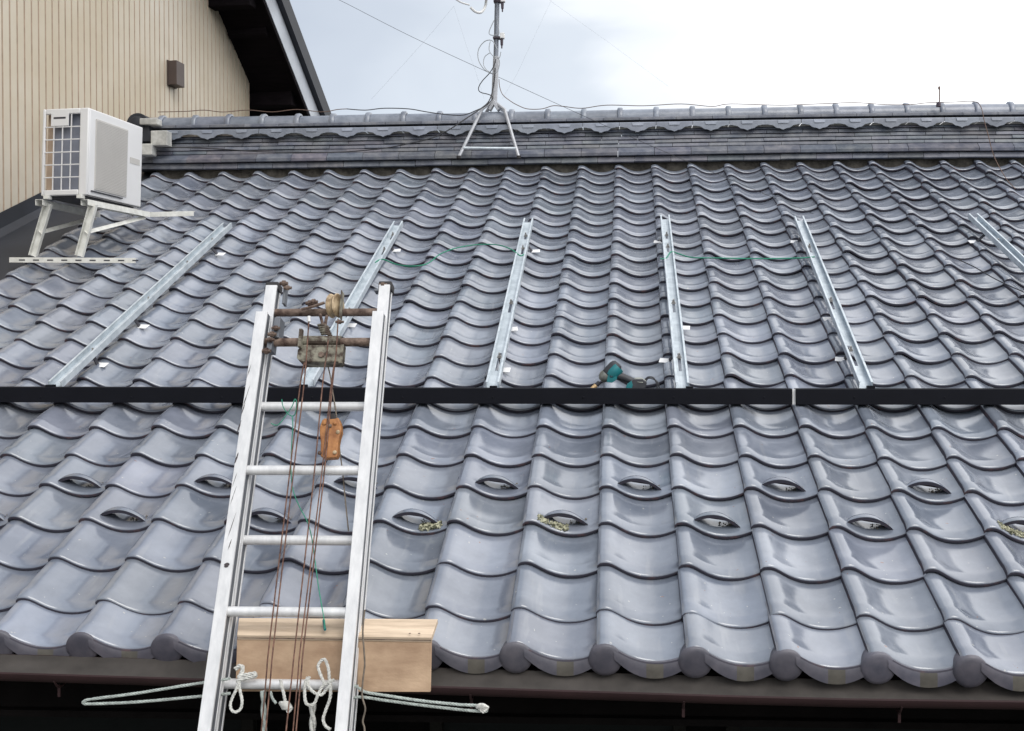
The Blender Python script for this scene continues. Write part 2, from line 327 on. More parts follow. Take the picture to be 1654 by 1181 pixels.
# snow guard tiles: an arched hood over the trough
for (c, r) in guards:
    mb = MB(); cc, rr, H = add_tile(mb, c, r)
    te = tone(); nA = 15; A = []
    tl, trr = .24, .88
    for sfr, fac in ((.030, 1.0), (.029, 1.05), (.040, 1.08), (.054, 1.0), (.070, .68), (.084, .36), (.085, .26)):
        row = []
        sh = 1-.5*max(0, (sfr-.036)/.062)
        for k in range(nA):
            q = k/(nA-1); t = .56+(tl+(trr-tl)*q-.56)*sh
            base = np.interp(t, tt, hh)
            chord = np.interp(tl, tt, hh)*(1-q)+np.interp(trr, tt, hh)*q
            top = chord+.035*math.sin(math.pi*q)**.8
            hgt = base+(top-base)*fac-.0045
            row.append((c+t-.09, r+sfr/TE, hgt))
        A.append(row)
    inner = []
    for sfr, fac in ((.030, 1.0), (.042, 1.0), (.056, .9), (.074, .45)):
        row = []
        for k in range(nA):
            q = k/(nA-1); t = tl+(trr-tl)*q; base = np.interp(t, tt, hh)
            chord = np.interp(tl, tt, hh)*(1-q)+np.interp(trr, tt, hh)*q
            top = chord+.035*math.sin(math.pi*q)**.8
            row.append((c+t-.09, r+sfr/TE, base+(top-base)*fac-.0045-.0125))
        inner.append(row)
    A = np.array(A); inner = np.array(inner)
    mb.grid(roof(A[..., 0], A[..., 1], A[..., 2]), mi=lambda i, j: 0, tone=te)
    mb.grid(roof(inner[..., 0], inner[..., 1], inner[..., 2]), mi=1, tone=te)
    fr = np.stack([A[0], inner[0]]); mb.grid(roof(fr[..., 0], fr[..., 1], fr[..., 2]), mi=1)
    g = mb.build('snow_guard_tile', ['tile', 'tile_edge'], house, origin=roof(c, r), smooth=45)
    lt = MB()
    for k in range(40):                              # dark crumbs added as the shade inside the opening
        t = .60+.24*rng.random(); s_ = .046+.030*rng.random(); p = roof(c+t-.09, r+s_/TE, np.interp(t, tt, hh)-.001+.0012*rng.random()); rad = .0012+.0030*rng.random()**2
        V = [p+rad*np.array(d)*(.4+rng.random()) for d in ((1, 0, 0), (-1, 0, 0), (0, 1, 0), (0, -1, 0), (0, 0, 1), (0, 0, -1))]
        lt.add(V, [[0, 2, 4], [2, 1, 4], [1, 3, 4], [3, 0, 4], [2, 0, 5], [1, 2, 5], [3, 1, 5], [0, 3, 5]])
    lt.build('shade_crumbs', 'shade_crumb', g)
    cr_ = {(-3, 3): (.62, .90, .26), (-1, 3): (.20, .60, .40), (5, 3): (.20, .62, .42)}.get((c, r))
    if cr_:
        mm = MB(); t0, t1, dens = cr_
        for k in range(420):
            t = t0+(t1-t0)*rng.random(); s_ = .004+.034*rng.random(); b = np.interp(t, tt, hh)
            p = roof(c+t-.09, r+s_/TE, b-.001+.006*rng.random()); rad = .0014+.0056*rng.random()**2
            V = [p+rad*np.array(d)*(.5+rng.random()) for d in ((1, 0, 0), (-1, 0, 0), (0, 1, 0), (0, -1, 0), (0, 0, 1), (0, 0, -1))]
            mm.add(V, [[0, 2, 4], [2, 1, 4], [1, 3, 4], [3, 0, 4], [2, 0, 5], [1, 2, 5], [3, 1, 5], [0, 3, 5]])
        tag(mm.build('moss_crust', 'moss', g), label='crumbly pale moss spilling out of the tile hood')
# eave tiles with hanging rim and round end cap
for c in range(C0, C1):
    mb = MB(); cc, rr, H = add_tile(mb, c, 0); te = tone()
    dn = np.array([0, -.12, -1]); dn /= np.linalg.norm(dn)
    cols_t = np.array([.20, .25, .30, .36, .42, .48, .54, .56, .60, .65, .70, .75, .78, .84, .90, .96, 1.01])
    hb = np.interp(cols_t, tt, hh)
    base = roof(c+cols_t-.09, np.full(len(cols_t), .27), hb-.004)
    drop = .050*np.clip(np.sin(np.pi*np.clip((cols_t-.10)/1.02, 0, 1))**.35, .6, 1)
    rows = [base+np.array([0, .012, 0])+Z_*.001, base+np.array([0, -.003, -.002]), base+np.array([0, -.005, -.007])]
    mid = base+dn*(drop*.55)[:, None]+np.array([0, -.004, 0]); low = base+dn*drop[:, None]; back = low+np.array([0, .012, .001]); bt = base+np.array([0, .012, -.004])
    mb.grid(np.array(rows+[mid, low, back, bt]), mi=lambda i, j: 2 if (.555 < cols_t[j] < .745 and i in (2, 3)) else (1 if i in (1, 4) else 3), tone=te)  # brown rectangle near the middle of each rim
    # round cap
    cp = roof(c+.012, .27, -.052)
    ax = np.array([0, -math.cos(R_(12)), -math.sin(R_(12))])
    mb.lathe(cp, ax, [(-.10, .030), (-.03, .046), (-.004, .0490), (.006, .0502), (.011, .0495), (.014, .047), (.017, .036), (.0185, .020), (.019, .0005)], n=28, tone=te, mi=3)
    mb.build('eave_tile', ['tile', 'tile_edge', 'rim_patch', 'tile_front'], house, smooth=40)

# ridge -------------------------------------------------------------------
CL = C0-.55
def ridge_pt(c, d, z):                           # d towards the camera, z up from the foot of the ridge
    P = roof(c, np.full(np.shape(c), 23.35), 0)
    P = P+np.stack([np.zeros_like(P[..., 0]), -np.broadcast_to(d, P.shape[:-1]), np.broadcast_to(z, P.shape[:-1])-.01], -1)
    return P
def ridge_seg(mb, ca, cb, prof, tone_=None, n=3, mi=0):
    cs = np.linspace(ca, cb, n); G = [[ridge_pt(np.array(c_), d, z) for d, z in prof] for c_ in cs]
    mb.grid(G, mi, closev=True, tone=tone_); k = len(prof)
    mb.add(G[0], [list(range(k))], mi, tone_); mb.add(G[-1], [list(range(k))[::-1]], mi, tone_)
# mud bedding
mb = MB(); cs = np.arange(C0, C1, .1); G = []
for d, z in ((-.10, -.07), (.012, -.07), (.010, .0), (.004, .03), (-.1, .045)):
    G.append([ridge_pt(np.array(c), d+.008*math.sin(c*7)*math.sin(c*3.1)+rng.normal(0, .002), z+rng.normal(0, .002)) for c in cs])
mb.grid(np.array(G)); mb.build('mud_bedding', 'mud', house, smooth=60)
courses = [  # z0, z1, front depth top, front depth bottom, offset, length, material
    (.010, .050, .045, .052, .45, 1.0), (.056, .118, .030, .075, .0, 1.0),
    (.121, .147, .012, .018, .5, 1.0), (.151, .177, .006, .012, .02, 1.0), (.181, .207, .0, .007, .55, 1.0), (.211, .238, -.006, .002, .1, 1.0), (.242, .262, -.01, -.004, .5, 1.0)]
mb = MB()
for ci, (z0, z1, dt, db, off, ln) in enumerate(courses):
    c = C0-2+off
    while c < C1:
        a, b = max(c, CL), min(c+ln, C1)
        if b > a+.05:
            k = rng.normal(1, .13) if ci > 1 else rng.normal(1, .07); g_ = .006
            jd = rng.normal(0, .0018); jz = rng.normal(0, .0009)
            prof = [(dt+jd, z1+jz), (db+jd+.003, z0+jz+(.022 if ci == 1 else .004)), (db+jd, z0+jz), (-.12, z0+jz), (-.12, z1+jz)]
            ridge_seg(mb, a+g_, b-g_, prof, (k*(1+rng.normal(0, .04)), k, k*(1+rng.normal(0, .03))), n=2)
        c += ln
mb.build('flat_ridge_tiles', 'noshi', house, smooth=30, bevel=.0015)
# scalloped course
SC0 = .305
for c in range(C0-1, C1):
    mb = MB(); te = tone(); q = np.linspace(-.5, .5, 33); ctr = c+.55
    def dropf(x):
        x = abs(x); return -.040-.036*max(0, 1-(x/.27))**1.0*(1 if x < .27 else 0) - .010*math.exp(-((x-.2)/.08)**2)+(.004 if x > .4 else 0)
    top = [(ctr+x, -.10, SC0+.014) for x in q]; ftop = [(ctr+x, .028, SC0-.001) for x in q]; flip = [(ctr+x, .034, SC0-.008) for x in q]
    bot = [(ctr+x, .036, SC0+dropf(x)) for x in q]; bb = [(ctr+x, .022, SC0+dropf(x)+.003) for x in q]; bk = [(ctr+x, .014, SC0-.03) for x in q]; bk2 = [(ctr+x, -.10, SC0-.03) for x in q]
    G = np.array([top, ftop, flip, bot, bb, bk, bk2]); G[..., 0] = ctr+(G[..., 0]-ctr)*.992+rng.normal(0, .004)
    P = np.array([[ridge_pt(np.array(a), b, z) for a, b, z in row] for row in G])
    mb.grid(P, tone=te)
    # raised pad on the tip
    for x0, x1 in ((-.17, .17),):
        pp = [(ctr+x0, .038, SC0-.004), (ctr+x1, .038, SC0-.004), (ctr+x1-.03, .041, SC0-.028), (ctr+x0+.03, .041, SC0-.028)]
        W_ = np.array([ridge_pt(np.array(a), b, z) for a, b, z in pp]); mb.prism(W_, np.array([0, .01, 0]), tone=tuple(np.array(te)*1.25))
    mb.build('scalloped_tile', 'ridge', house, smooth=35)
mb = MB(); c = C0-2+.6
while c < C1:
    a, b = max(c, CL), min(c+1, C1); k = rng.normal(1, .1)
    if b > a+.05: ridge_seg(mb, a+.006, b-.006, [(.006, .347), (.020, .340), (.022, .322), (-.2, .322), (-.2, .347)], (k, k, k), n=2)
    c += 1
mb.build('upper_flat_tiles', 'noshi', house, smooth=30, bevel=.0015)
for c in range(C0-1, C1):                          # half-round cap tiles with a raised collar each
    mb = MB(); te = tone(); G = []
    jz = rng.normal(0, .002)
    for cq, rad in ((c+.58, .070), (c+.60, .070), (c+1.42, .071), (c+1.435, .083), (c+1.46, .087), (c+1.55, .087), (c+1.575, .083), (c+1.58, .072)):
        G.append([ridge_pt(np.array(cq-.44), -.085+rad*math.cos(a), .349+jz+rad*1.0*math.sin(a)) for a in np.linspace(-.08, math.pi+.08, 15)])
    mb.grid(np.array(G), tone=te); mb.build('ridge_cap_tile', 'ridge', house, smooth=40)
# ridge end ornament and plaster ends
e0 = at(222, 200, 4.86)
mb = MB(); pts = []
for a in np.linspace(-.2, math.pi+.2, 16): pts.append(e0+np.array([.085*math.cos(a), 0, -.005+.085*math.sin(a)]))
pts += [e0+np.array([-.075, 0, -.13]), e0+np.array([.10, 0, -.13])]
mb.prism(pts, (0, .14, 0)); mb.lathe(e0+np.array([0, -.0, .0]), (0, -1, 0), [(0, .055), (.012, .055), (.02, .04), (.022, .001)], n=20)
mb.build('ridge_end_tile', 'flash', house, smooth=40, bevel=.004)
for (px0, py0, px1, py1, Y) in ((243, 211, 270, 235, 4.80), (226, 232, 245, 250, 4.78), (225, 191, 254, 201, 4.83)):
    a, b = at(px0, py0, Y), at(px1, py1, Y); MB().box(a, b+np.array([0, .09, 0])).build('plaster_plug', 'plaster', house, bevel=.006)
# back slope, gutter, soffit, wall
rb0, rb1 = ridge_pt(np.array(float(C0)), -.2, .0), ridge_pt(np.array(float(C1)), -.2, .0)
mb = MB(); mb.add([rb0, rb1, rb1+np.array([0, 5, -2.25]), rb0+np.array([0, 5, -2.25])], [[0, 1, 2, 3]])
mb.build('back_slope', 'flash', house)
mb = MB(); x0, x1 = -3.72, 3.6
P = [roof(C0, .5, -.11), roof(C1, .5, -.11), roof(C1, 23.6, -.11), roof(C0, 23.6, -.11)]
mb.prism(P, -RN*.05); mb.build('roof_deck', 'dark', house)
mb = MB(); n = 14; gl = lambda x: -.050-.019*(min(max(x, -2.6), .6)+1.69)
prof = [(.078, .004)]+[(-.022+.098*math.cos(a), (.001 if a < 1.57 else -.002)*abs(math.cos(a))-.036*math.sin(a)) for a in np.linspace(0, math.pi, n)]+[(-.119, .0), (-.124, .002), (-.128, -.002)]+[(-.022-.105*math.cos(a), -.002-.037*math.sin(a)**.7) for a in np.linspace(.05, math.pi, n)]+[(.084, .004)]
G = [[(x, .074+(y-.078)*.85, z+gl(x)) for y, z in prof] for x in np.linspace(x0-.1, x1, 24)]
mb.grid(G, mi=lambda i, j: 1 if j <= n else 0, closev=True); gut = mb.build('gutter', ['gutter', 'gutter_in'], house, smooth=40)
for k in range(-6, 6):
    x = .232+.605*k; mb = MB()
    g0 = gl(x); mb.tube([(x, -.093, g0-.020), (x, -.07, g0-.044), (x, -.04, g0-.046), (x, .06, g0-.03)], .0035, n=6)
    mb.box((x-.004, -.066, g0-.075), (x+.004, -.062, g0-.04)); mb.build('gutter_bracket', 'gutter', gut)
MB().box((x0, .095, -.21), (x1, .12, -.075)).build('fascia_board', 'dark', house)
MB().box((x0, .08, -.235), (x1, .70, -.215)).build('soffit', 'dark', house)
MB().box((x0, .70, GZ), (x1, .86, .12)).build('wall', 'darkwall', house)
for (a, b) in (((-.62, -1.9), (.28, -.36)), ((-2.7, -1.9), (-1.25, -.36)), ((.42, -1.9), (1.9, -.36))):
    mb = MB(); fz = .045
    mb.box((a[0], .655, a[1]), (b[0], .70, a[1]+fz)).box((a[0], .655, b[1]-fz), (b[0], .70, b[1])).box((a[0], .655, a[1]), (a[0]+fz, .70, b[1])).box((b[0]-fz, .655, a[1]), (b[0], .70, b[1]))
    wn = mb.build('window', 'winframe', house, bevel=.003)
    MB().box((a[0]+fz, .678, a[1]+fz), (b[0]-fz, .69, b[1]-fz)).build('pane', 'glass', wn)

# ------------------------------------------------------------------ neighbouring house
HD = R_(6.3); hdv = np.array([math.sin(HD), math.cos(HD), 0]); hn = np.array([math.cos(HD), -math.sin(HD), 0]); A0 = np.array([-3.95, 3.3, 0])
neigh = thing('neighbouring_house', A0+np.array([-3, 1, GZ]), 'taller house at left clad in cream ribbed siding with a dark sloping eave', 'house')
SPK, ZPK, GR = -0.5, 0, .79
s_end = (7.347-3.3)/.994
ztop = lambda s: 4.02-GR*(s-(6.608-3.3)/.994)
s_pk = 0.6; zpk = ztop(s_pk)
zt = lambda s: zpk-GR*abs(s-s_pk)
mb = MB(); p = .075; s = s_pk-4.4; S = []
while s < s_end-.001:
    for ds, dn_, m_ in ((0, 0, 0), (.054, 0, 0), (.058, -.008, 1), (.066, -.008, 1), (.070, 0, 0)):
        S.append((min(s+ds, s_end), dn_, m_))
    s += p
S.append((s_end, 0, 0))
bot = []; topv = []
for (s_, dn_, m_) in S:
    b = A0+hdv*s_+hn*dn_; zb = GZ if s_ < -2.6 else max(GZ, (b[1])*.45-.03) ; zb = min(zb, 2.2)
    bot.append(b+Z_*(zb)); topv.append(b+Z_*(zt(s_)+.02))
mb.grid([bot, topv], mi=lambda i, j: S[j][2])
mb.build('siding_wall', ['siding', 'groove'], neigh)
mb = MB(); e_ = A0+hdv*s_end; f_ = A0+hdv*(s_pk-4.4)
wl = -hn*7
mb.add([e_+Z_*GZ, e_+wl+Z_*GZ, e_+wl+Z_*zt(s_end), e_+Z_*zt(s_end)], [[0, 1, 2, 3]])
mb.add([f_+Z_*GZ, f_+wl+Z_*GZ, f_+wl+Z_*zt(s_pk-4.4), f_+Z_*zt(s_pk-4.4)], [[0, 1, 2, 3]])
mb.build('end_walls', 'siding', neigh)
# roof slabs, overhanging .6 towards our side
OV = .45; s_lo = s_end+1.35
def slab(sa, sb, za, zb, off0, off1, th, z_off=0):
    a = A0+hdv*sa+Z_*(za+z_off); b = A0+hdv*sb+Z_*(zb+z_off)
    return [a+hn*off0, a+hn*off1, b+hn*off1, b+hn*off0], Z_*th
for (sa, sb) in ((s_pk, s_lo), (s_pk-5.0, s_pk)):
    za, zb = zt(sa), zt(sb)
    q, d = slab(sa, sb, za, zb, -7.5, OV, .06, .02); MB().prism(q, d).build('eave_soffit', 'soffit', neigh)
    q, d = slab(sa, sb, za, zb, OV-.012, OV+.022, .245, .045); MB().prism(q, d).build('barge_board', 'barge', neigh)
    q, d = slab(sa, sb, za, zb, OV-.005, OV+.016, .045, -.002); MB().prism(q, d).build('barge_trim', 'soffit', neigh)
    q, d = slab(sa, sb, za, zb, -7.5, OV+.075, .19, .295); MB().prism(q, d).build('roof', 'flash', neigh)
    q, d = slab(sa, sb, za, zb, OV-.34, OV-.012, .21, .08); MB().prism(q, d).build('verge_packing', 'soffit', neigh)
for s_, hgt in ((3.25, .15),(s_end+.08, .12)):
    a = A0+hdv*s_+Z_*(zt(s_)-hgt-.0); MB().frame(a-hn*.4, hn, hdv, Z_, .4+OV-.06, .13, hgt+.01).build('purlin_end', 'soffit', neigh, bevel=.004)
for k in range(6):
    s_ = 1.1+k*.62
    q = A0+hdv*s_+Z_*(zt(s_)-.045); MB().frame(q+hn*.02, hn, hdv*.785-Z_*.62, Z_, OV-.08, .05, .05).build('rafter', 'soffit', neigh)
# vent box on the wall
v0 = on(270, 137, A0, hn); v1 = on(270, 98, A0, hn)
mb = MB(); mb.frame(v0+hdv*.0, hn, hdv, Z_, .085, .13, (v1-v0)[2]); vb = mb.build('vent_box', 'vent', neigh, bevel=.004)
MB().frame(v0-hdv*.006-Z_*.004, hn, hdv, Z_, .012, .142, (v1-v0)[2]+.008).build('flange', 'vent', vb)
# flashing between the siding and our tiles
mb = MB(); G = []
for yy in np.linspace(.2, 5.3, 18):
    sA = (yy-3.3)/.994; a = A0+hdv*sA; z = yy*.45
    G.append([a+np.array([.012, 0, z+.10]), a+np.array([.016, 0, z+.0]), a+np.array([.06, 0, z-.035]), np.array([roof(C0, yy/.912/TE)[0]+.03, yy, z-.05]), np.array([roof(C0, yy/.912/TE)[0]+.05, yy, z-.12])])
mb.grid(G); mb.build('roof_flashing', 'flash', house, smooth=30)

# ------------------------------------------------------------------ mounting rails
def rail(pxa, pya, pxb, pyb, label, slots, tabs):
    a, b = onroof(pxa, pya, .040), onroof(pxb, pyb, .040)
    t = thing('mounting_rail', a, label, 'mounting rail', 'galvanised rails laid up the roof slope')
    d = b-a; ln = np.linalg.norm(d); d /= ln; x = np.cross(d, RN); x /= np.linalg.norm(x); n_ = np.cross(x, d)
    W = .058; H = .032; th = .0025
    mb = MB(); F = lambda s0, s1, u0, u1, h0, h1: mb.frame(a+d*s0+x*u0+n_*h0, d, x, n_, s1-s0, u1-u0, h1-h0)
    F(0, ln, -W/2, -.007, 0, th); F(0, ln, .007, W/2, 0, th)
    F(0, ln, -W/2, -W/2+th, th, H); F(0, ln, W/2-th, W/2, th, H)
    F(0, ln, -W/2+th, -W/2+.009, H-th, H); F(0, ln, W/2-.009, W/2-th, H-th, H)
    s0 = 0
    for (c_, l_) in sorted(slots):
        F(s0, c_-l_/2, -.007, .007, 0, th); s0 = c_+l_/2
    F(s0, ln, -.007, .007, 0, th)
    mb.build('channel', 'galv', t, bevel=.0006)
    for (c_, l_) in slots:
        o = a+d*(c_+l_*.25)+n_*.002; mb = MB()
        mb.lathe(o, n_, [(0, .0115), (.003, .0115), (.0031, .008), (.010, .008), (.0101, .0045), (.022, .0045), (.0225, .0005)], n=10); mb.build('bolt', 'bolt', t, smooth=30)
    for (px, py, sgn) in tabs:
        q = onroof(px, py, -.018); mb = MB(); tl = rng.normal(0, .15)
        ex = x*math.cos(tl)+d*math.sin(tl); ey = np.cross(n_, ex)
        tlt = -ey*.0
        nn = n_+ex*sgn*.25; nn /= np.linalg.norm(nn)
        mb.frame(q-ex*.025-ey*.023, ex, ey, nn, .050, .046, .003)
        mb.frame(q-ex*.021*sgn-ey*.018-nn*.012, ex*-sgn, ey, nn, .002, .036, .014)
        mb.build('tile_clip', 'tab', t, bevel=.001)
        # strap running from the clip to the rail
        foot = a+d*np.dot(q-a, d)
        MB().bar(q-ex*.018*sgn, foot+n_*(-.002), .026, .004, n_).build('clip_strap', 'acdark', t)
    return t
rail(90, 627, 368, 368, 'leftmost galvanised rail, low on the slope near the air conditioner', [(.35, .09), (1.0, .09), (1.55, .09), (1.95, .09)], [(356, 411, 1), (231, 528, 1), (164, 590, 1)])
rail(497, 624, 644, 365, 'galvanised rail rising behind the ladder top, tied with green wire', [(.25, .13), (.82, .1), (1.75, .1), (2.02, .1)], [(640, 405, 1), (567, 526, 1)])
rail(796, 628, 854, 360, 'galvanised rail left of the cordless driver, green wire tied near its top', [(.27, .19), (.93, .16), (1.78, .12), (2.02, .08)], [(865, 406, 1), (828, 532, 1), (815, 598, 1)])
rail(1102, 629, 1074, 355, 'galvanised rail just right of the cordless driver', [(.27, .19), (.93, .16), (1.80, .12), (2.02, .08)], [(1063, 391, -1), (1074, 583, -1), (1106, 530, 1)])
rail(1398, 628, 1290, 357, 'galvanised rail with two slots ending at the black bar, right of the bar joint', [(.33, .22), (.95, .15), (1.78, .12)], [(1284, 391, -1), (1338, 516, -1), (1358, 581, -1)])
rail(1860, 629, 1571, 353, 'rightmost galvanised rail, cut off by the right edge of the photo', [(.33, .16), (.95, .15), (1.85, .12)], [(1572, 391, -1)])

# black front bars
def blackbar(pxa, pxb, label):
    YB = 1.455
    a, b = at(pxa, 629 if pxa > 600 else 626+(.002*pxa), YB), at(pxb, 629, YB); zt_ = a[2]; zb_ = b[2]
    t = thing('black_bar', a, label, 'cover bar', 'black bars across the roof')
    mb = MB(); d = b-a; ln = np.linalg.norm(d); d /= ln
    mb.prism([a, a+np.array([0, .006, .003]), a+np.array([0, .060, .003]), a+np.array([0, .060, -.060]), a+np.array([0, .0, -.064])], d*ln)
    mb.build('bar_profile', 'black', t, bevel=.0015)
    return a, b, t
_, _, lb = blackbar(-260, 1280, 'long black metal bar crossing the whole roof up to the joint right of centre')
_, _, rb = blackbar(1286, 2050, 'shorter black metal bar continuing from the joint to the right edge')
for px in range(-100, 1900, 146):
    q = at(px+20, 642, 1.455); MB().lathe(q, (0, -1, 0), [(0, .0045), (.0015, .0045), (.0022, .003), (.0024, .0004)], n=10).build('rivet_head', 'black', rb if px > 1283 else lb)
q = at(1283, 640, 1.47); MB().box(q+np.array([-.012, .002, -.035]), q+np.array([.012, .006, .03])).build('joint_plate', 'tab', rb)
for px, py in ((796, 628), (1114, 629), (1408, 628), (488, 626), (78, 626)):
    q = at(px, py, 1.46); MB().box(q+np.array([-.014, .0, -.02]), q+np.array([.014, .04, .012])).build('end_clamp', 'black', rb if px > 1283 else lb, bevel=.001)

# ------------------------------------------------------------------ air conditioner on its stand
hA = hdv; rA = hn.copy()
tiltz = np.array([.035, 0, 1.0]); tiltz /= np.linalg.norm(tiltz)
ac0 = at(65.5, 316.5, 3.10)
DEP = .322; LEN = .80; HT = .556; KU, KV = .9, .731      # a compact unit
ac = thing('air_conditioner_unit', ac0, 'cream white outdoor air conditioner unit raised on a white stand beside the siding', 'air conditioner')
mb = MB(); P_ = lambda u, v, z: ac0+rA*u*KU+hA*v*KV+tiltz*z*KU
fr = .035
# shell: left side and back, top, bottom, rim of the grille side
F = lambda mb, u0, u1, v0, v1, z0, z1, mi=0: mb.frame(P_(u0, v0, z0), rA, hA, tiltz, (u1-u0)*KU, (v1-v0)*KV, (z1-z0)*KU, mi)
gx0, gx1, gz0, gz1 = .020, .262, .036, .520
F(mb, 0, gx0, 0, .02, 0, HT); F(mb, gx1, DEP, 0, .02, 0, HT); F(mb, gx0, gx1, 0, .02, 0, gz0); F(mb, gx0, gx1, 0, .02, gz1, HT)
F(mb, DEP-.02, DEP, .02, LEN, 0, HT); F(mb, 0, DEP-.02, .02, LEN, HT-.02, HT); F(mb, 0, DEP-.02, .02, LEN, 0, .02)
F(mb, 0, DEP-.02, LEN-.02, LEN, .02, HT-.02)
mb.build('casing', 'acwhite', ac, bevel=.006, smooth=30)
mb = MB(); F(mb, .062, gx1+.02, .05, .07, .02, HT-.02); mb.build('heat_exchanger', 'acfin', ac)
mb = MB(); F(mb, .012, .062, .055, .075, .02, HT-.02); F(mb, .01, .016, .075, .5, .02, HT-.02); mb.build('inner_lining', 'actan', ac)
mb = MB()
for k in range(1, 4): F(mb, gx0+(gx1-gx0)*k/4-.004, gx0+(gx1-gx0)*k/4+.003, .002, .010, gz0, gz1)
for k in range(1, 6): z = gz0+(gz1-gz0)*k/6; F(mb, gx0, gx1, .0, .008, z-.004, z+.003)
mb.build('side_grille', 'acwhite', ac, bevel=.001)
mb = MB(); F(mb, .062, .185, -.004, .004, .445, .525); F(mb, .080, .165, -.0055, -.003, .490, .502, 1); mb.build('handle_plate', ['acwhite', 'acdark'], ac, bevel=.001)
mb = MB(); F(mb, DEP-.001, DEP+.006, .10, .56, .045, .50); 
for k in range(44): F(mb, DEP+.006, DEP+.0080, .105, .555, .055+k*.010, .060+k*.010)
mb.build('front_grille', 'acgrey', ac, bevel=.0008)
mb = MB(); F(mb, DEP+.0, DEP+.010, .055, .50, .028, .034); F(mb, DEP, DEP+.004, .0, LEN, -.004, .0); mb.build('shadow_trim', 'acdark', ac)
mb = MB(); F(mb, DEP+.0005, DEP+.002, .61, .76, .285, .325); mb.build('rating_label', 'acgrey', ac)
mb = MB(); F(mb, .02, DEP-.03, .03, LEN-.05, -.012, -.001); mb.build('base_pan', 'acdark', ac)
for u in (.03, DEP-.06):
    mb = MB(); F(mb, u, u+.035, -.02, .03, -.022, 0); mb.build('foot', 'standw', ac, bevel=.001)
# stand
st = thing('roof_stand', onroof(120, 418, .0), 'white painted steel stand carrying the air conditioner on the tiles', 'stand')
def chan(mb, p, q, wd=.038, hg=.024, th=.003, upv=(0, 0, 1)):
    p = np.asarray(p, float); q = np.asarray(q, float); d = q-p; ln = np.linalg.norm(d); d /= ln; x = np.cross(d, upv); x /= np.linalg.norm(x); z = np.cross(x, d)
    for (u0, u1, h0, h1) in ((-wd/2, wd/2, hg/2-th, hg/2), (-wd/2, -wd/2+th, -hg/2, hg/2-th), (wd/2-th, wd/2, -hg/2, hg/2-th)):
        mb.frame(p+x*u0+z*h0, d, x, z, ln, u1-u0, h1-h0)
rl0, rl1 = onroof(15, 420, .022), onroof(219, 421, .022)
mb = MB(); d_ = rl1-rl0
mb.bar(rl0, rl1, .004, .030, upv=(0, 0, 1)); mb.bar(rl0+Z_*.013+Y_*.014, rl1+Z_*.013+Y_*.014, .028, .003)
fr_ = mb.build('lower_rail', 'standw', st, bevel=.001)
mb = MB(); u = d_/np.linalg.norm(d_)
for k in range(9): c0_ = rl0+u*(.06+.085*k)-Y_*.0026; mb.bar(c0_, c0_+u*(.036), .0012, .007)
mb.build('slot_row', 'acdark', fr_)
ru0, ru1 = onroof(232, 347, .03), onroof(313, 345, .03)
mb = MB(); mb.bar(ru0, ru1, .004, .032); mb.bar(ru0+Z_*.014+Y_*.016, ru1+Z_*.014+Y_*.016, .03, .003); mb.build('upper_rail', 'standw', st, bevel=.001)
for (bx, by, tx, ty, ex, ey) in ((53, 414, 78, 329, 150, 352), (128, 414, 151, 329, 237, 347)):
    pb = onroof(bx, by, .03); pt = at(tx, ty, 3.12)
    mb = MB(); chan(mb, pb, pt, .044, .030, upv=(0, 1, .2)); mb.build('post', 'standw', st, bevel=.001)
    a0 = pt+np.array([-.035, -.04, .003]); a1 = at(237, 347, 3.74) if ex > 200 else a0+(at(237, 347, 3.74)-at(151, 329, 3.12))+Z_*-.01
    mb = MB(); chan(mb, a0, a1, .046, .034); mb.build('arm', 'standw', st, bevel=.001)
    m_ = pb+(pt-pb)*.45; br1 = a1+(a0-a1)*.04-Z_*.02
    mb = MB(); mb.bar(m_, br1, .026, .005, upv=(1, 0, 1)); mb.build('brace', 'standw', st, bevel=.001)

# ------------------------------------------------------------------ antenna
YM = 5.08

mast = thing('antenna_mast', at(798, 182, YM), 'antenna mast with tangled white cables on a steel trestle astride the ridge', 'antenna')
mb = MB(); mb.tube([at(798, 166, YM), at(801.5, 92, YM)], .0225, n=16, smooth=1); mb.build('mast_sleeve', 'mast', mast, smooth=40)
mb = MB(); mb.tube([at(801, 96, YM), at(804.5, -60, YM)], .0185, n=16, smooth=1); mb.build('mast_pole', 'mastb', mast, smooth=40)
ap = at(797, 163, YM)
for (kx, ky, fx, fy) in ((779, 176, 741, 254), (815, 177, 838, 254)):
    k_ = at(kx, ky, 4.99); f_ = at(fx, fy, 4.855)
    mb = MB(); mb.tube([ap, k_, f_], .0125, n=8, smooth=1); mb.build('leg', 'mast', mast, smooth=40)
    b_ = k_*np.array([1, 0, 1])+Y_*(2*YM-k_[1]); g_ = f_*np.array([1, 0, 1])+Y_*(2*YM-f_[1])
    mb = MB(); mb.tube([ap, b_, g_], .0125, n=8, smooth=1); mb.build('leg', 'mast', mast, smooth=40)
    mb = MB(); mb.lathe(f_+Z_*.004, Z_, [(-.014, .016), (.006, .016), (.007, .001)], n=10); mb.build('leg_foot', 'rubber', mast)
mb = MB(); mb.tube([at(749, 239, 4.875), at(833, 240, 4.875)], .0105, n=8, smooth=1); mb.build('crossbar', 'galv', mast, smooth=40)
mb = MB(); mb.prism([at(788, 176, 5.03), at(797, 160, 5.03), at(808, 176, 5.03), at(803, 178, 5.03), at(797, 169, 5.03), at(792, 178, 5.03)], (0, .06, 0)); mb.build('gusset_plate', 'mast', mast, bevel=.002)
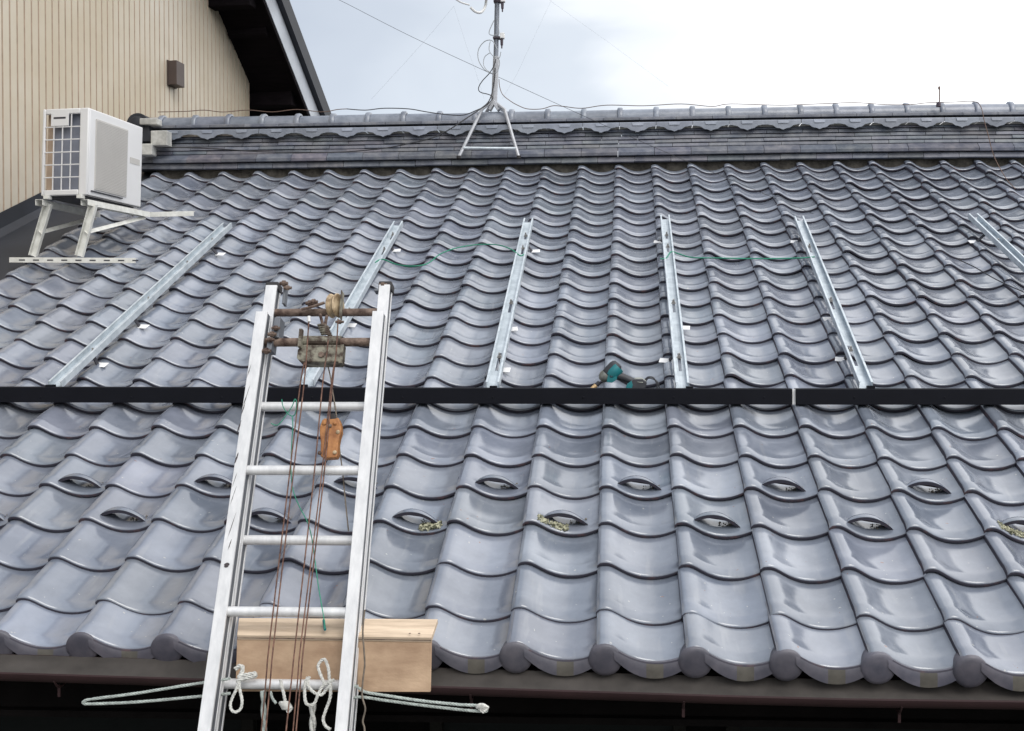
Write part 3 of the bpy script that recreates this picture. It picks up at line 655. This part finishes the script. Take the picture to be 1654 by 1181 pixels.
for (x, y) in ((811, 57), (812, -2)):
    mb = MB(); a = at(x-3.5, y+4.5, YM-.05); b = at(x+3.5, y-4.5, YM-.05); mb.box(a, b+Y_*.04); mb.build('junction_box', 'dish', mast, bevel=.003)
    mb = MB(); a = at(x-15, y+5, YM-.03); b = at(x-2, y+1.5, YM-.03); mb.box(a, b+Y_*.05); mb.lathe(at(x-.5, y+6, YM-.03), -Z_, [(0, .012), (.045, .010), (.05, .006), (.07, .005)], n=8); mb.build('cable_gland', 'purple', mast, bevel=.001)
# dish
dc = at(769, -31, YM-.05); ax = np.array([.18, -.92, .35]); ax /= np.linalg.norm(ax)
mb = MB(); mb.lathe(dc, ax, [(0, .001), (.004, .06), (.012, .11), (.026, .16), (.040, .195), (.044, .197), (.036, .190), (.010, .11), (-.004, .001)], n=40); mb.build('dish', 'dish', mast, smooth=40)
mb = MB(); mb.tube([at(760, 12, YM-.16), at(768, 19, YM-.14), at(777, 20, YM-.12), at(784, 10, YM-.08), at(786, -8, YM-.02)], .010, n=8); mb.tube([at(735, -2, YM-.35), at(745, 4, YM-.28), at(758, 8, YM-.2)], .006, n=6); mb.build('feed_arm', 'dish', mast, smooth=40)
def cable(name, pts, r, m, label, cat, group=None, smooth=6):
    mb = MB()
    if m in ('rope', 'ropeg'):                       # three laid strands
        P = np.asarray(pts, float); Q = []; n_ = len(P)
        for i in range(n_-1):
            p0, p1, p2, p3 = P[max(i-1, 0)], P[i], P[i+1], P[min(i+2, n_-1)]; K_ = max(4, int(np.linalg.norm(p2-p1)/(r*.9)))
            Q += [.5*((2*p1)+(-p0+p2)*t+(2*p0-5*p1+4*p2-p3)*t*t+(-p0+3*p1-3*p2+p3)*t**3) for t in np.arange(K_)/K_]
        Q.append(P[-1]); Q = np.array(Q); T = np.gradient(Q, axis=0); T /= np.linalg.norm(T, axis=1)[:, None]+1e-12
        D_ = np.concatenate([[0], np.cumsum(np.linalg.norm(np.diff(Q, axis=0), axis=1))])
        x = np.cross(T[0], (.1, 1, .2)); x /= np.linalg.norm(x); XX = []
        for i in range(len(Q)):
            x = x-T[i]*np.dot(x, T[i]); x /= np.linalg.norm(x); XX.append(x.copy())
        XX = np.array(XX); YY = np.cross(T, XX)
        for ph in (0, 2.094, 4.189):
            an = (D_/(r*6.5)*2*math.pi+ph)[:, None]
            mb.tube(Q+(XX*np.cos(an)+YY*np.sin(an))*r*.52, r*.58, n=5, smooth=1)
    else: mb.tube(pts, r, n=6, smooth=smooth)
    return tag(mb.build(name, m, smooth=60), label, cat, group)
YC = YM-.06
cable('coiled_cable', [at(x, y, YC) for x, y in ((798, 33), (790, 52), (795, 57), (806, 54), (803, 36), (806, 28))], .0032, 'cableg', 'small pale cable loop hanging between the two junction boxes on the mast', 'cable')
cable('coiled_cable', [at(x, y, YC) for x, y in ((803, 80), (795, 66), (783, 67), (773, 80), (773, 97), (782, 112), (793, 118), (803, 116), (807, 100), (802, 90))], .0032, 'cableg', 'widest pale cable loop bulging left of the antenna mast', 'cable')
cable('coiled_cable', [at(x, y, YC-.02) for x, y in ((792, 67), (790, 80), (796, 90), (806, 94), (809, 84))], .003, 'cableg', 'pale cable curl crossing the mast at the sleeve top', 'cable')
cable('coiled_cable', [at(x, y, YC-.03) for x, y in ((792, 85), (783, 92), (781, 104), (786, 113), (794, 118))], .0028, 'cableg', 'inner pale cable loop left of the antenna mast', 'cable')
cable('antenna_cable', [at(x, y, Y) for x, y, Y in ((801, 96, YC), (797, 108, YC), (790, 119, YC), (779, 131, YC), (773, 142, YC), (776, 149, YC), (790, 153, YC), (796, 158, YC), (786, 170, 4.99), (770, 178, 4.93), (748, 186, 4.90), (720, 185, 4.92), (690, 181, 4.94), (660, 176, 4.98), (620, 175, 5.0), (590, 178, 5.0), (560, 176, 5.0))], .0035, 'cable', 'black cable curling left of the mast foot then along the ridge top', 'cable')
cable('antenna_cable', [at(x, y, Y) for x, y, Y in ((800, 110, YC), (797, 140, YC), (790, 163, 4.99), (776, 176, 4.93), (755, 190, 4.85), (728, 208, 4.80), (700, 222, 4.78), (660, 232, 4.77), (617, 240, 4.76), (545, 246, 4.76), (480, 246, 4.76), (418, 245, 4.76), (340, 240, 4.76), (250, 237, 4.76))], .0045, 'cable', 'black cable sagging from the mast across the ridge face to the left end', 'cable')
cable('antenna_cable', [at(x, y, Y) for x, y, Y in ((806, 128, YC), (807, 140, YC), (812, 153, 5.02), (824, 163, 5.0), (836, 170, 4.98), (852, 176, 4.97), (875, 176, 4.98), (893, 171, 5.0), (910, 172, 5.0), (940, 175, 5.0), (980, 170, 5.0), (1040, 171, 5.0), (1100, 168, 5.0), (1150, 172, 5.0), (1180, 168, 5.0), (1260, 170, 5.0), (1320, 168, 5.0), (1380, 166, 5.0), (1430, 169, 5.0), (1470, 169, 5.0), (1500, 166, 5.0), (1540, 165, 5.0), (1572, 164, 5.0), (1584, 172, 4.93), (1590, 196, 4.85), (1596, 218, 4.79), (1603, 245, 4.72), (1610, 262, 4.68), (1626, 290, 4.42), (1640, 305, 4.28))], .0028, 'cableb', 'brown cable from the mast along the ridge top, dropping over the ridge at right', 'cable')
cable('ridge_wire', [at(x, y, 5.0) for x, y in ((255, 181), (300, 180), (330, 178), (360, 181), (400, 178), (440, 181), (480, 177), (520, 181), (545, 177), (562, 176))], .003, 'cableb', 'thin brown wire lying on the ridge near the cream siding', 'wire')
cable('overhead_wire', [at(x, y, Y) for x, y, Y in ((500, -22, 5.4), (548, 0, 5.4), (660, 57, 5.3), (780, 113, 5.2), (909, 172, 5.0), (1000, 213, 4.7), (1143, 275, 4.5), (1300, 340, 4.1), (1400, 378, 3.8), (1490, 412, 3.52))], .0016, 'cable', 'thin dark wire crossing the sky and running down over the right roof tiles', 'wire')
for pts, lb_ in ((((893, -5), (858, 70), (834, 122), (811, 160)), 'faint stay wire rising to the upper right of the mast'),
                 (((733, 10), (752, 70), (768, 115), (782, 160)), 'faint stay wire on the left close to the mast'),
                 (((733, 10), (700, 50), (660, 95), (600, 160)), 'faint stay wire slanting far out left of the mast'),
                 (((880, -5), (940, 38), (985, 70), (1080, 140)), 'faint stay wire slanting right into the white sky')):
    cable('stay_wire', [at(x, y, 5.5) for x, y in pts], .0005, 'guy', lb_, 'wire', 'antenna stay wires', smooth=1)
cable('roof_wire', [onroof(x, y, h) for x, y, h in ((1545, 418, .03), (1575, 432, .02), (1610, 452, .02), (1654, 472, .02), (1700, 490, .02))], .003, 'cable', 'dark wire lying on the tiles under the rightmost rail', 'wire')
# short pipe on the ridge
vp = thing('ridge_pin', at(1517, 167, 5.0), 'short rusty upright pin standing on the ridge near the right edge', 'pin')
MB().tube([at(1517.5, 168, 5.0), at(1517.5, 142, 5.0)], .0045, n=7, smooth=1).build('pin_rod', 'cableb', vp)
MB().lathe(at(1517, 145, 5.0), Z_, [(0, .004), (.006, .008), (.02, .008), (.025, .003)], n=8).build('pin_head', 'cableb', vp)
MB().lathe(at(1516, 170, 5.0), Z_, [(-.01, .018), (.018, .016), (.025, .004)], n=8).build('pin_base', 'purple', vp)

# green wires
gw = lambda pts, lb_, Yh: cable('green_wire', [onroof(x, y, Yh) for x, y in pts], .0036, 'green', lb_, 'wire')
gw(((606, 424), (618, 419), (640, 427), (665, 430), (690, 426), (712, 410), (740, 400), (775, 395), (805, 396), (826, 403), (840, 413), (846, 411)), 'green wire looping over the tiles between the second and third rails', .07)
gw(((1066, 418), (1076, 417), (1084, 407), (1096, 410), (1118, 416), (1160, 417), (1230, 418), (1290, 417), (1316, 415)), 'green wire pulled straight between the two rails right of centre', .07)
# ------------------------------------------------------------------ ladder
LP0 = np.array([0, -.2, -.035]); LU = np.array([0, .345, .9386]); LN_ = np.array([0, -.9386, .345])
def lad(px, py, off=0.0): return on(px, py, LP0+LN_*off, LN_)
lx = lambda z, side: (-1.1+.024*(z+.035)) if side < 0 else (-.688+.012*(z+.035))
def lpt(z, side, off): p = LP0+LU*((z+.035)/LU[2])+LN_*off; return np.array([lx(z, side), p[1], p[2]])
ld = thing('extension_ladder', (-.9, lpt(GZ, 1, 0)[1], GZ), 'silver aluminium extension ladder with rusty hoist rods leaning on the eave', 'ladder')
def lrail(z0, z1, side, off, wd, dp):
    mb = MB(); a, b = lpt(z0, side, off), lpt(z1, side, off); d = b-a; ln = np.linalg.norm(d); d /= ln
    x = X_*(-side); n_ = -LN_                       # x points inwards
    th = .004
    G = lambda u0, u1, h0, h1, mi=0: mb.frame(a+x*u0+n_*h0, d, x, n_, ln, u1-u0, h1-h0, mi)
    G(0, wd, 0, th); G(0, wd, dp-th, dp); w0 = wd-.007 if side < 0 else .003; G(w0, w0+th, th, dp-th, 1)
    G(0, .0025, th, .010); G(0, .0025, dp-.010, dp-th); G(wd-.0025, wd, th, .009); G(wd-.0025, wd, dp-.009, dp-th)
    return mb.build('side_rail', ['alu', 'alugrey'], ld, bevel=.0008)
zf = lad(421, 503)[2]; zbk = lad(443, 451, -.055)[2]
r1 = lrail(GZ, zf, -1, 0, .036, .046); r2 = lrail(GZ, zf, 1, 0, .034, .046)
r3 = lrail(GZ+.5, zbk, -1, -.055, .036, .046); r4 = lrail(GZ+.5, zbk, 1, -.055, .034, .046)
for sd_ in (-1, 1):
    a = lpt(zbk-.03, sd_, -.063); mb = MB(); mb.frame(a+X_*(-sd_)*-.004+LU*.02, X_*(-sd_), -LN_, LU, .042, .05, .028); mb.build('end_cap', 'rubber', ld, bevel=.004)
def rung(py, off, r=.0145, m='alu', x0=None, x1=None):
    p = lad(500, py, off); a = np.array([x0 or lx(p[2], -1)+.018, p[1], p[2]]); b = np.array([x1 or lx(p[2], 1)-.018, p[1], p[2]])
    mb = MB(); mb.tube([a, b], r, n=16, smooth=1); return mb.build('rung', m, ld, smooth=40)
for py in (760, 989): rung(py, -.020)
for py in (657, 873, 1106): rung(py, -.078, .0145)
z = lad(500, 989, -.02)[2]; step = lad(500, 760, -.02)[2]-z; zb2 = lad(500, 1106, -.078)[2]
for k in range(1, 7):
    for (z_, off) in ((z-step*k, -.02), (zb2-step*k, -.078)):
        if z_ > GZ+(.55 if off < -.05 else .1):
            p = LP0+LU*((z_+.035)/LU[2]); MB().tube([(-1.08, p[1], z_), (-.71, p[1], z_)], .0145, n=12, smooth=1).build('rung', 'alu', ld, smooth=40)
rr1 = rung(553, -.03, .0135, 'rust'); rr2 = rung(505, -.078, .0125, 'rust')
p1 = lad(500, 553, -.03); p2 = lad(500, 505, -.078)
# brackets where the rods meet the rails
def lbox(px0, py0, px1, py1, off, dp, name, m, parent=ld, bevel=.0015):
    a = lad(px0, py1, off); b = lad(px1, py0, off); mb = MB()
    mb.frame(a, X_, LU, -LN_, (b-a)[0], np.dot(b-a, LU), dp); return mb.build(name, m, parent, bevel=bevel)
lbox(440, 512, 453, 545, -.01, .05, 'rod_bracket', 'alugrey'); lbox(430, 548, 440, 565, -.005, .05, 'rod_bracket', 'alugrey')
lbox(455, 461, 462, 490, -.06, .03, 'rod_bracket', 'alugrey'); lbox(604, 466, 612, 470, -.06, .03, 'rod_bracket', 'alugrey')
for (px, py, off, r_) in ((458, 458, -.05, .010), (464, 465, -.05, .008), (439, 540, .0, .009), (445, 530, .0, .008), (430, 567, .0, .010), (618, 460, -.06, .008), (500, 490, -.05, .010), (506, 488, -.05, .010), (436, 549, .002, .008), (548, 520, -.04, .007)):
    q = lad(px, py, off); mb = MB(); mb.lathe(q, X_, [(-.012, .001), (-.012, r_*.6), (-.004, r_*.6), (-.004, r_), (.006, r_), (.006, r_*.55), (.014, r_*.55), (.014, .001)], n=8); mb.build('nut', 'rust', ld)
# wear marks on the left front rail
for (px, py, w_, h_) in ((366, 913, 16, 8), (398, 640, 6, 34), (386, 690, 6, 22), (374, 850, 4, 46), (377, 800, 5, 30), (402, 600, 4, 22), (382, 740, 6, 18), (393, 660, 4, 20), (379, 775, 4, 24), (371, 880, 4, 18)):
    a = lad(px-w_/2, py+h_/2, .0006); b = lad(px+w_/2, py-h_/2, .0006); G = []
    n_ = 7; mb = MB(); L_ = []; Rr = []
    for k in range(n_):
        q = k/(n_-1); c_ = a*(1-q)+b*q; hw = abs(b[0]-a[0])/2*(.35+.65*rng.random())*math.sin(math.pi*(q*.9+.05)); mid = (a[0]+b[0])/2+(q-.5)*h_*.0004
        L_.append([mid-hw, c_[1], c_[2]]); Rr.append([mid+hw, c_[1], c_[2]])
    mb.grid([L_, Rr]); mb.build('scrape_mark', 'dent', r1)
# pulley sheave on upper rod
sp = lad(541, 494, -.06); ax = np.array([.965, -.25, .05]); ax /= np.linalg.norm(ax)
mb = MB(); mb.lathe(sp, ax, [(-.014, .012), (-.014, .036), (-.011, .039), (-.003, .032), (.003, .032), (.011, .039), (.014, .036), (.014, .012), (.016, .001)], n=28); mb.build('pulley_sheave', 'sheave', ld, smooth=35)
mb = MB(); q = sp+ax*.022; mb.frame(q-LU*.045+LN_*.018, ax, LU, -LN_, .003, .09, .035); mb.frame(q-LU*.02-ax*.05-LN_*.02, ax, LU, -LN_, .05, .012, .01); mb.build('pulley_cheek', 'rustgrey', ld, bevel=.001)
# pulley block on the lower rod
a = lad(485, 585, -.014); b = lad(551, 558, -.014); wd = (b-a)[0]; ht = np.dot(b-a, LU)
mb = MB(); mb.prism([a, a+X_*(wd), a+X_*wd+LU*ht, a+LU*ht, a-X_*.012+LU*(ht*.75), a-X_*.012+LU*(ht*.25)], -LN_*.006); mb.frame(a+LU*(ht-.008), X_, LU, -LN_, wd, .010, .05); mb.frame(a, X_, LU, -LN_, wd, .005, .05)
mb.frame(a-LN_*.045, X_, LU, -LN_, wd, ht, .005); mb.frame(a+X_*(wd-.004)-LU*.004, X_, LU, -LN_, .012, ht+.008, .03); mb.frame(a-X_*.008+LU*ht*.8+LN_*.02, X_, LU, -LN_, .010, ht*1.1, .02)
mb.tube([lad(489, 551, -.028), lad(551, 551, -.028)], .0165, n=14, smooth=1)
blk = mb.build('pulley_block', 'rustgrey', ld, bevel=.0015)
mb = MB(); q = lad(518, 566, -.035); mb.lathe(q, LN_, [(-.010, .002), (-.010, .042), (-.004, .036), (.004, .036), (.010, .042), (.010, .002)], n=28); mb.build('block_sheave', 'sheave', blk, smooth=35)
mb = MB(); q = lad(519, 573, -.012); mb.lathe(q, LN_, [(-.003, .009), (.004, .009), (.005, .004), (.005, .001)], n=12); mb.build('axle_bolt', 'rust', blk)
mb = MB(); mb.tube([lad(487, 500, -.05), lad(506, 495, -.045), lad(524, 489, -.04)], .005, n=6); mb.tube([lad(517, 508, -.05), lad(520, 519, -.04), lad(522, 528, -.035)], .005, n=6); mb.tube([lad(528, 510, -.05), lad(526, 520, -.04), lad(525, 530, -.035)], .005, n=6); mb.build('shackle', 'rust', ld, smooth=50)
mb = MB()
for k in range(5): c_ = lad(522+k*1.5, 527+k*3.6, -.03); mb.tube([c_+X_*-.016+LU*.003, c_+LN_*.012, c_+X_*.016-LU*.003], .0042, n=6)
mb.build('rope_lashing', 'rustgrey', ld, smooth=50)
# hoist wires
WL = [(((499, 517), (496, 560), (491, 621), (472, 780), (442, 1040), (436, 1106)), .022, 'hoist wire hanging from the white ferrule under the upper rusty rod'),
      (((492, 586), (485, 621), (466, 780), (435, 1040), (429, 1106)), .018, 'leftmost rusty hoist wire below the pulley block'),
      (((530, 548), (528, 570), (521, 621), (506, 780), (477, 1040), (470, 1106)), .024, 'rusty hoist wire passing in front of the pulley block at its right part'),
      (((541, 583), (535, 621), (518, 780), (486, 1040), (480, 1106)), .018, 'rusty hoist wire between its two neighbours, left of the close pair right of centre'),
      (((546, 515), (543, 570), (537, 621), (522, 780), (491, 1040), (485, 1106)), .014, 'rightmost rusty hoist wire running down from the round pulley')]
for k, (pts, off, lb_) in enumerate(WL):
    P = [lad(x, y, off) for x, y in pts]; P.append(P[-1]+(P[-1]-P[-2])*(4+k*.1)); P.append(P[-1]+(P[-1]-P[-2])*.2)
    cable('hoist_wire', P, .0021, 'wire', lb_, 'wire', 'rusty hoist wires in the ladder', smooth=3)
MB().tube([lad(499, 511, .024), lad(499, 520, .024)], .005, n=8, smooth=1).build('ferrule', 'dish', ld)
cable('grey_cord', [lad(x, y, -.06) for x, y in ((528, 586), (533, 605), (536, 625), (541, 655), (546, 690), (548, 720), (553, 760), (556, 790), (561, 840), (563, 858))], .0022, 'twine', 'thin grey cord hanging beside the orange hook block', 'cord')
# orange hook block
ob = thing('hook_block', lad(533, 740, .01), 'orange painted hoist hook block hanging inside the ladder', 'hook block')
o2 = [(520, 679), (524, 675), (530, 677), (541, 676), (546, 674), (550, 684), (551, 697), (548, 706), (546, 716), (545, 735), (543, 739), (522, 740), (517, 736), (518, 715), (516, 700), (516, 690)]
mb = MB(); mb.prism([lad(x, y, .012) for x, y in o2], -LN_*.03); mb.build('block_plate', 'orange', ob, bevel=.003)
mb = MB(); mb.prism([lad(x, y, .006) for x, y in ((532, 678), (533, 668), (540, 667), (543, 678))], -LN_*.02); mb.build('swivel', 'rubber', ob, bevel=.002)
for (x, y, m_) in ((541, 731, 'sheave'), (516.5, 732, 'rust'), (546, 698, 'sheave'), (533, 688, 'rust'), (524, 684, 'orange'), (541, 684, 'orange')):
    mb = MB(); mb.lathe(lad(x, y, .012), LN_, [(0, .006), (.003, .006), (.005, .003), (.005, .0005)], n=10); mb.build('rivet', m_, ob)
# green wire on ladder
cable('green_wire', [lad(x, y, .01) for x, y in ((455, 645), (457, 656), (463, 666), (471, 672), (477, 668), (479, 650), (476, 645), (472, 656), (464, 668), (453, 683), (446, 687), (438, 684))], .0015, 'green', 'short green wire knotted around the ladder rung', 'wire')
cable('green_wire', [lad(x, y, .012) for x, y in ((472, 672), (473, 690), (471, 720), (470, 760), (473, 790), (482, 815), (496, 842), (503, 866), (508, 900), (514, 945), (519, 975), (524, 1005), (524.5, 1016))], .0015, 'green', 'long green wire dangling through the ladder down to the plank', 'wire')
# ------------------------------------------------------------------ wooden plank box
YW = -.114
wb = thing('wooden_trough', at(540, 1117, YW), 'plywood board with a pale mitred lip lying on the eave behind the ladder', 'wooden board')
fa = [at(383, 1027, YW), at(697, 1031, YW), at(695, 1118, YW-.0), at(380, 1117, YW)]
MB().prism(fa, (0, .012, 0)).build('face_board', 'wood', wb, bevel=.0012)
q0, q1 = at(383, 1026, YW-.006), at(697, 1030, YW-.006); q2, q3 = at(707, 1000, YW+.085), at(386, 998, YW+.085)
MB().prism([q0, q1, q2, q3], np.array([0, .004, -.014])).build('lip_board', 'wood2', wb, bevel=.0012)
MB().prism([at(383, 1027, YW-.004)+Z_*-.001, at(697, 1031.5, YW-.004)+Z_*-.001, at(697, 1035, YW-.004), at(383, 1031, YW-.004)], (0, .006, 0)).build('edge_strip', 'rust', wb)
for x, y in ((662, 1024), (677, 1024)):
    MB().lathe(at(x, y, YW+.0)+Z_*.001, Z_, [(0, .0035), (.001, .0035), (.0012, .0005)], n=8).build('nail', 'rust', wb)
MB().tube([at(523, 1002, YW+.05), at(524, 1012, YW+.01), at(525, 1017, YW-.01)], .004, n=7).build('blue_plug', 'teal', wb)
# ropes
YR = -.235
rp = lambda pts, Y, lb_, m='rope', r=.0052, s=6: cable('rope', [at(x, y, Y) if len((x, y)) == 2 else None for x, y in pts], r, m, lb_, 'rope', None, s)
rp(((372, 1096), (340, 1101), (300, 1107), (220, 1120), (150, 1129), (137, 1132), (135, 1136), (150, 1137), (220, 1134), (300, 1127), (372, 1120)), -.16, 'white rope doubled back in a long narrow loop left of the ladder', 'ropeg', .0042, 4)
cable('rope', [at(x, y, -.16) for x, y in ((570, 1106), (582, 1113), (590, 1118), (620, 1123), (680, 1132), (740, 1138), (775, 1140), (784, 1143), (785, 1149), (774, 1149), (740, 1146), (680, 1139), (620, 1131), (586, 1126), (570, 1127))], .0042, 'ropeg', 'white rope doubled in a narrow loop right of the ladder, knotted at its end', 'rope', None, 4)
mb = MB(); 
for k in range(5): c_ = at(776+3*(k % 3), 1141+2*(k//2), -.165); mb.tube([c_+X_*-.010, c_+LN_*.008+LU*.004, c_+X_*.010, c_-LU*.010], .0045, n=6)
tag(mb.build('rope_knot', 'rope', smooth=60), 'pale knot at the tip of the rope right of the ladder', 'knot')
loops = [(((384, 1106), (381, 1115), (375, 1128), (372, 1139), (375, 1148), (382, 1150), (389, 1144), (391, 1132), (388, 1117), (386, 1104)), 'teardrop rope loop hanging under the left rung end', .0042),
         (((380, 1081), (387, 1076), (392, 1079), (390, 1088), (386, 1094), (395, 1091), (405, 1089), (411, 1088), (412, 1092), (398, 1095), (387, 1099), (384, 1103)), 'chunky bow of rope knotted above the left rung end', .0062),
         (((453, 1098), (455, 1108), (458, 1119), (460, 1130), (461, 1140)), 'short rope stub hanging from the middle of the rung', .0045),
         (((524, 1105), (516, 1085), (514, 1075), (519, 1067), (525, 1066), (530, 1078), (532, 1095), (534, 1110), (533, 1128), (526, 1148), (522, 1162), (526, 1173), (534, 1178)), 'tall rope loop standing above the rung beside the right rail', .0045),
         (((497, 1094), (493, 1104), (492, 1120), (494, 1135), (501, 1139), (508, 1136), (513, 1124), (520, 1110), (528, 1104), (540, 1098)), 'rope loop draped below the rung near the right rail', .0045),
         (((500, 1093), (497, 1104), (503, 1115), (512, 1121), (520, 1122), (527, 1114), (534, 1106)), 'shorter rope swag inside the draped rope loop', .0045),
         (((437, 1117), (440, 1128), (446, 1136)), 'tiny greenish rope tail under the rung', .0038)]
for pts, lb_, r_ in loops: cable('rope', [lad(x, y, -.035 if r_ < .006 else -.04) for x, y in pts], r_, 'rope' if 'greenish' not in lb_ else 'ropeg', lb_, 'rope')
mb = MB()
for k in range(4): c_ = lad(459+k*1.5, 1136+k*2.6, -.035); mb.tube([c_-X_*.011, c_+LN_*.009, c_+X_*.012, c_+X_*.002-LU*.012], .0055, n=6)
tag(mb.build('rope_knot', 'rope', smooth=60), 'fat white knot at the bottom of the short middle rope stub', 'knot')
for (x0_, y0_, x1_, y1_, lb_, m_, r_) in ((425, 1116, 428, 1230, 'grey rope hanging straight down under the rung near the left rail', 'ropeg', .0048), (505, 1138, 501, 1240, 'thick twisted white rope hanging down under the rung near the right rail', 'rope', .0058)):
    a = lad(x0_, y0_, -.06); b = lad(x1_, y1_, -.06); b = np.array([b[0], a[1]-.02, b[2]-.8]); mb = MB()
    for ph in (0, math.pi):
        P = []
        for k in range(90):
            q = k/89; an = q*60+ph; c_ = a*(1-q)+b*q; P.append(c_+np.array([math.cos(an), math.sin(an), 0])*r_*.8)
        mb.tube(P, r_, n=6, smooth=1)
    tag(mb.build('rope', m_, smooth=60), lb_, 'rope')
cable('rope', [at(x, y, -.235) for x, y in ((589, 985), (586, 1020), (588, 1050), (589, 1075), (586, 1100), (585, 1125), (590, 1145), (586, 1165), (589, 1181), (588, 1230))], .0026, 'twine', 'thin brown twine hanging just right of the right ladder rail', 'twine')

# ------------------------------------------------------------------ impact driver lying on the tiles
YD = 1.53
dr = thing('impact_driver', at(1010, 632, YD), 'teal cordless impact driver with brass socket lying behind the black bar', 'power tool')
D = lambda x, y, o=0: at(x, y, YD)+np.array([0, -o, 0])
body_ax = D(966, 618)-D(993, 590); body_ax /= np.linalg.norm(body_ax)
hd_ = D(994, 592)
mb = MB(); mb.lathe(hd_, body_ax, [(-.020, .002), (-.018, .018), (-.010, .026), (.004, .029), (.032, .029), (.052, .026), (.056, .023)], n=22); mb.build('motor_housing', 'tooldark', dr, smooth=35)
mb = MB(); mb.lathe(hd_+np.array([.007, -.006, -.009]), body_ax, [(-.010, .027), (.002, .030), (.030, .030), (.044, .026)], n=22); mb.prism([D(982, 606, .030), D(993, 600, .030), (D(997, 612, .030)), D(989, 618, .028), D(980, 617, .028)], (0, .03, 0)); mb.build('teal_shell', 'teal', dr, bevel=.001, smooth=35)
mb = MB(); mb.lathe(D(988, 607, .031), (0, -1, 0), [(0, .006), (.002, .006), (.003, .004), (.0005, .001)], n=12); mb.build('trigger_recess', 'tooldark', dr)
mb = MB(); mb.lathe(D(976, 609, .004), body_ax, [(-.016, .027), (.000, .027), (.012, .021), (.020, .014), (.021, .009)], n=18); mb.build('gear_case', 'toolgrey', dr, smooth=35)
mb = MB(); mb.lathe(D(967, 619, .006), body_ax, [(-.006, .0095), (.012, .0095), (.012, .006)], n=14); mb.build('chuck', 'tooldark', dr, smooth=35)
mb = MB(); mb.lathe(D(963, 622, .006), body_ax, [(.0, .0095), (.036, .0115), (.038, .010), (.038, .001)], n=14); mb.build('socket', 'brass', dr, smooth=35)
mb = MB(); mb.tube([D(994, 606, .004), D(1005, 609, .004), D(1017, 614, .0), D(1028, 620, 0)], [.018, .0175, .016, .018], n=14, smooth=5); mb.build('grip', 'tooldark', dr, smooth=50)
mb = MB(); mb.prism([D(1010, 629, .03), D(1013, 620, .03), D(1024, 612, .03), D(1038, 612, .03), D(1045, 617, .03), D(1040, 634, .03), D(1010, 636, .03)], (0, .06, 0)); bt = mb.build('battery', 'tooldark', dr, bevel=.004)
mb = MB(); mb.prism([D(1010, 629, .032), D(1013, 620, .032), D(1020, 614.5, .032), D(1022, 622, .032), D(1019, 634, .032)], (0, .064, 0)); mb.build('battery_shell', 'teal', bt, bevel=.002)
mb = MB(); mb.prism([D(1022, 613, .02), D(1026, 610, .02), D(1037, 610, .02), D(1044, 615, .02), D(1038, 618, .033), D(1030, 617, .033)], (0, .04, 0)); mb.build('scuffed_foot', 'toolgrey', bt, bevel=.002)
mb = MB(); mb.tube([D(1041, 614, .01), D(1047, 609, .01), D(1055, 610, .01), (D(1060, 618, .01)), D(1062, 630, .01)], .0035, n=6); mb.tube([D(1042, 618, -.01), D(1048, 611, -.01), D(1060, 615, -.012), D(1064, 622, -.01), D(1066, 632, -.01)], .003, n=6); mb.build('wrist_strap', 'tooldark', dr, smooth=50)
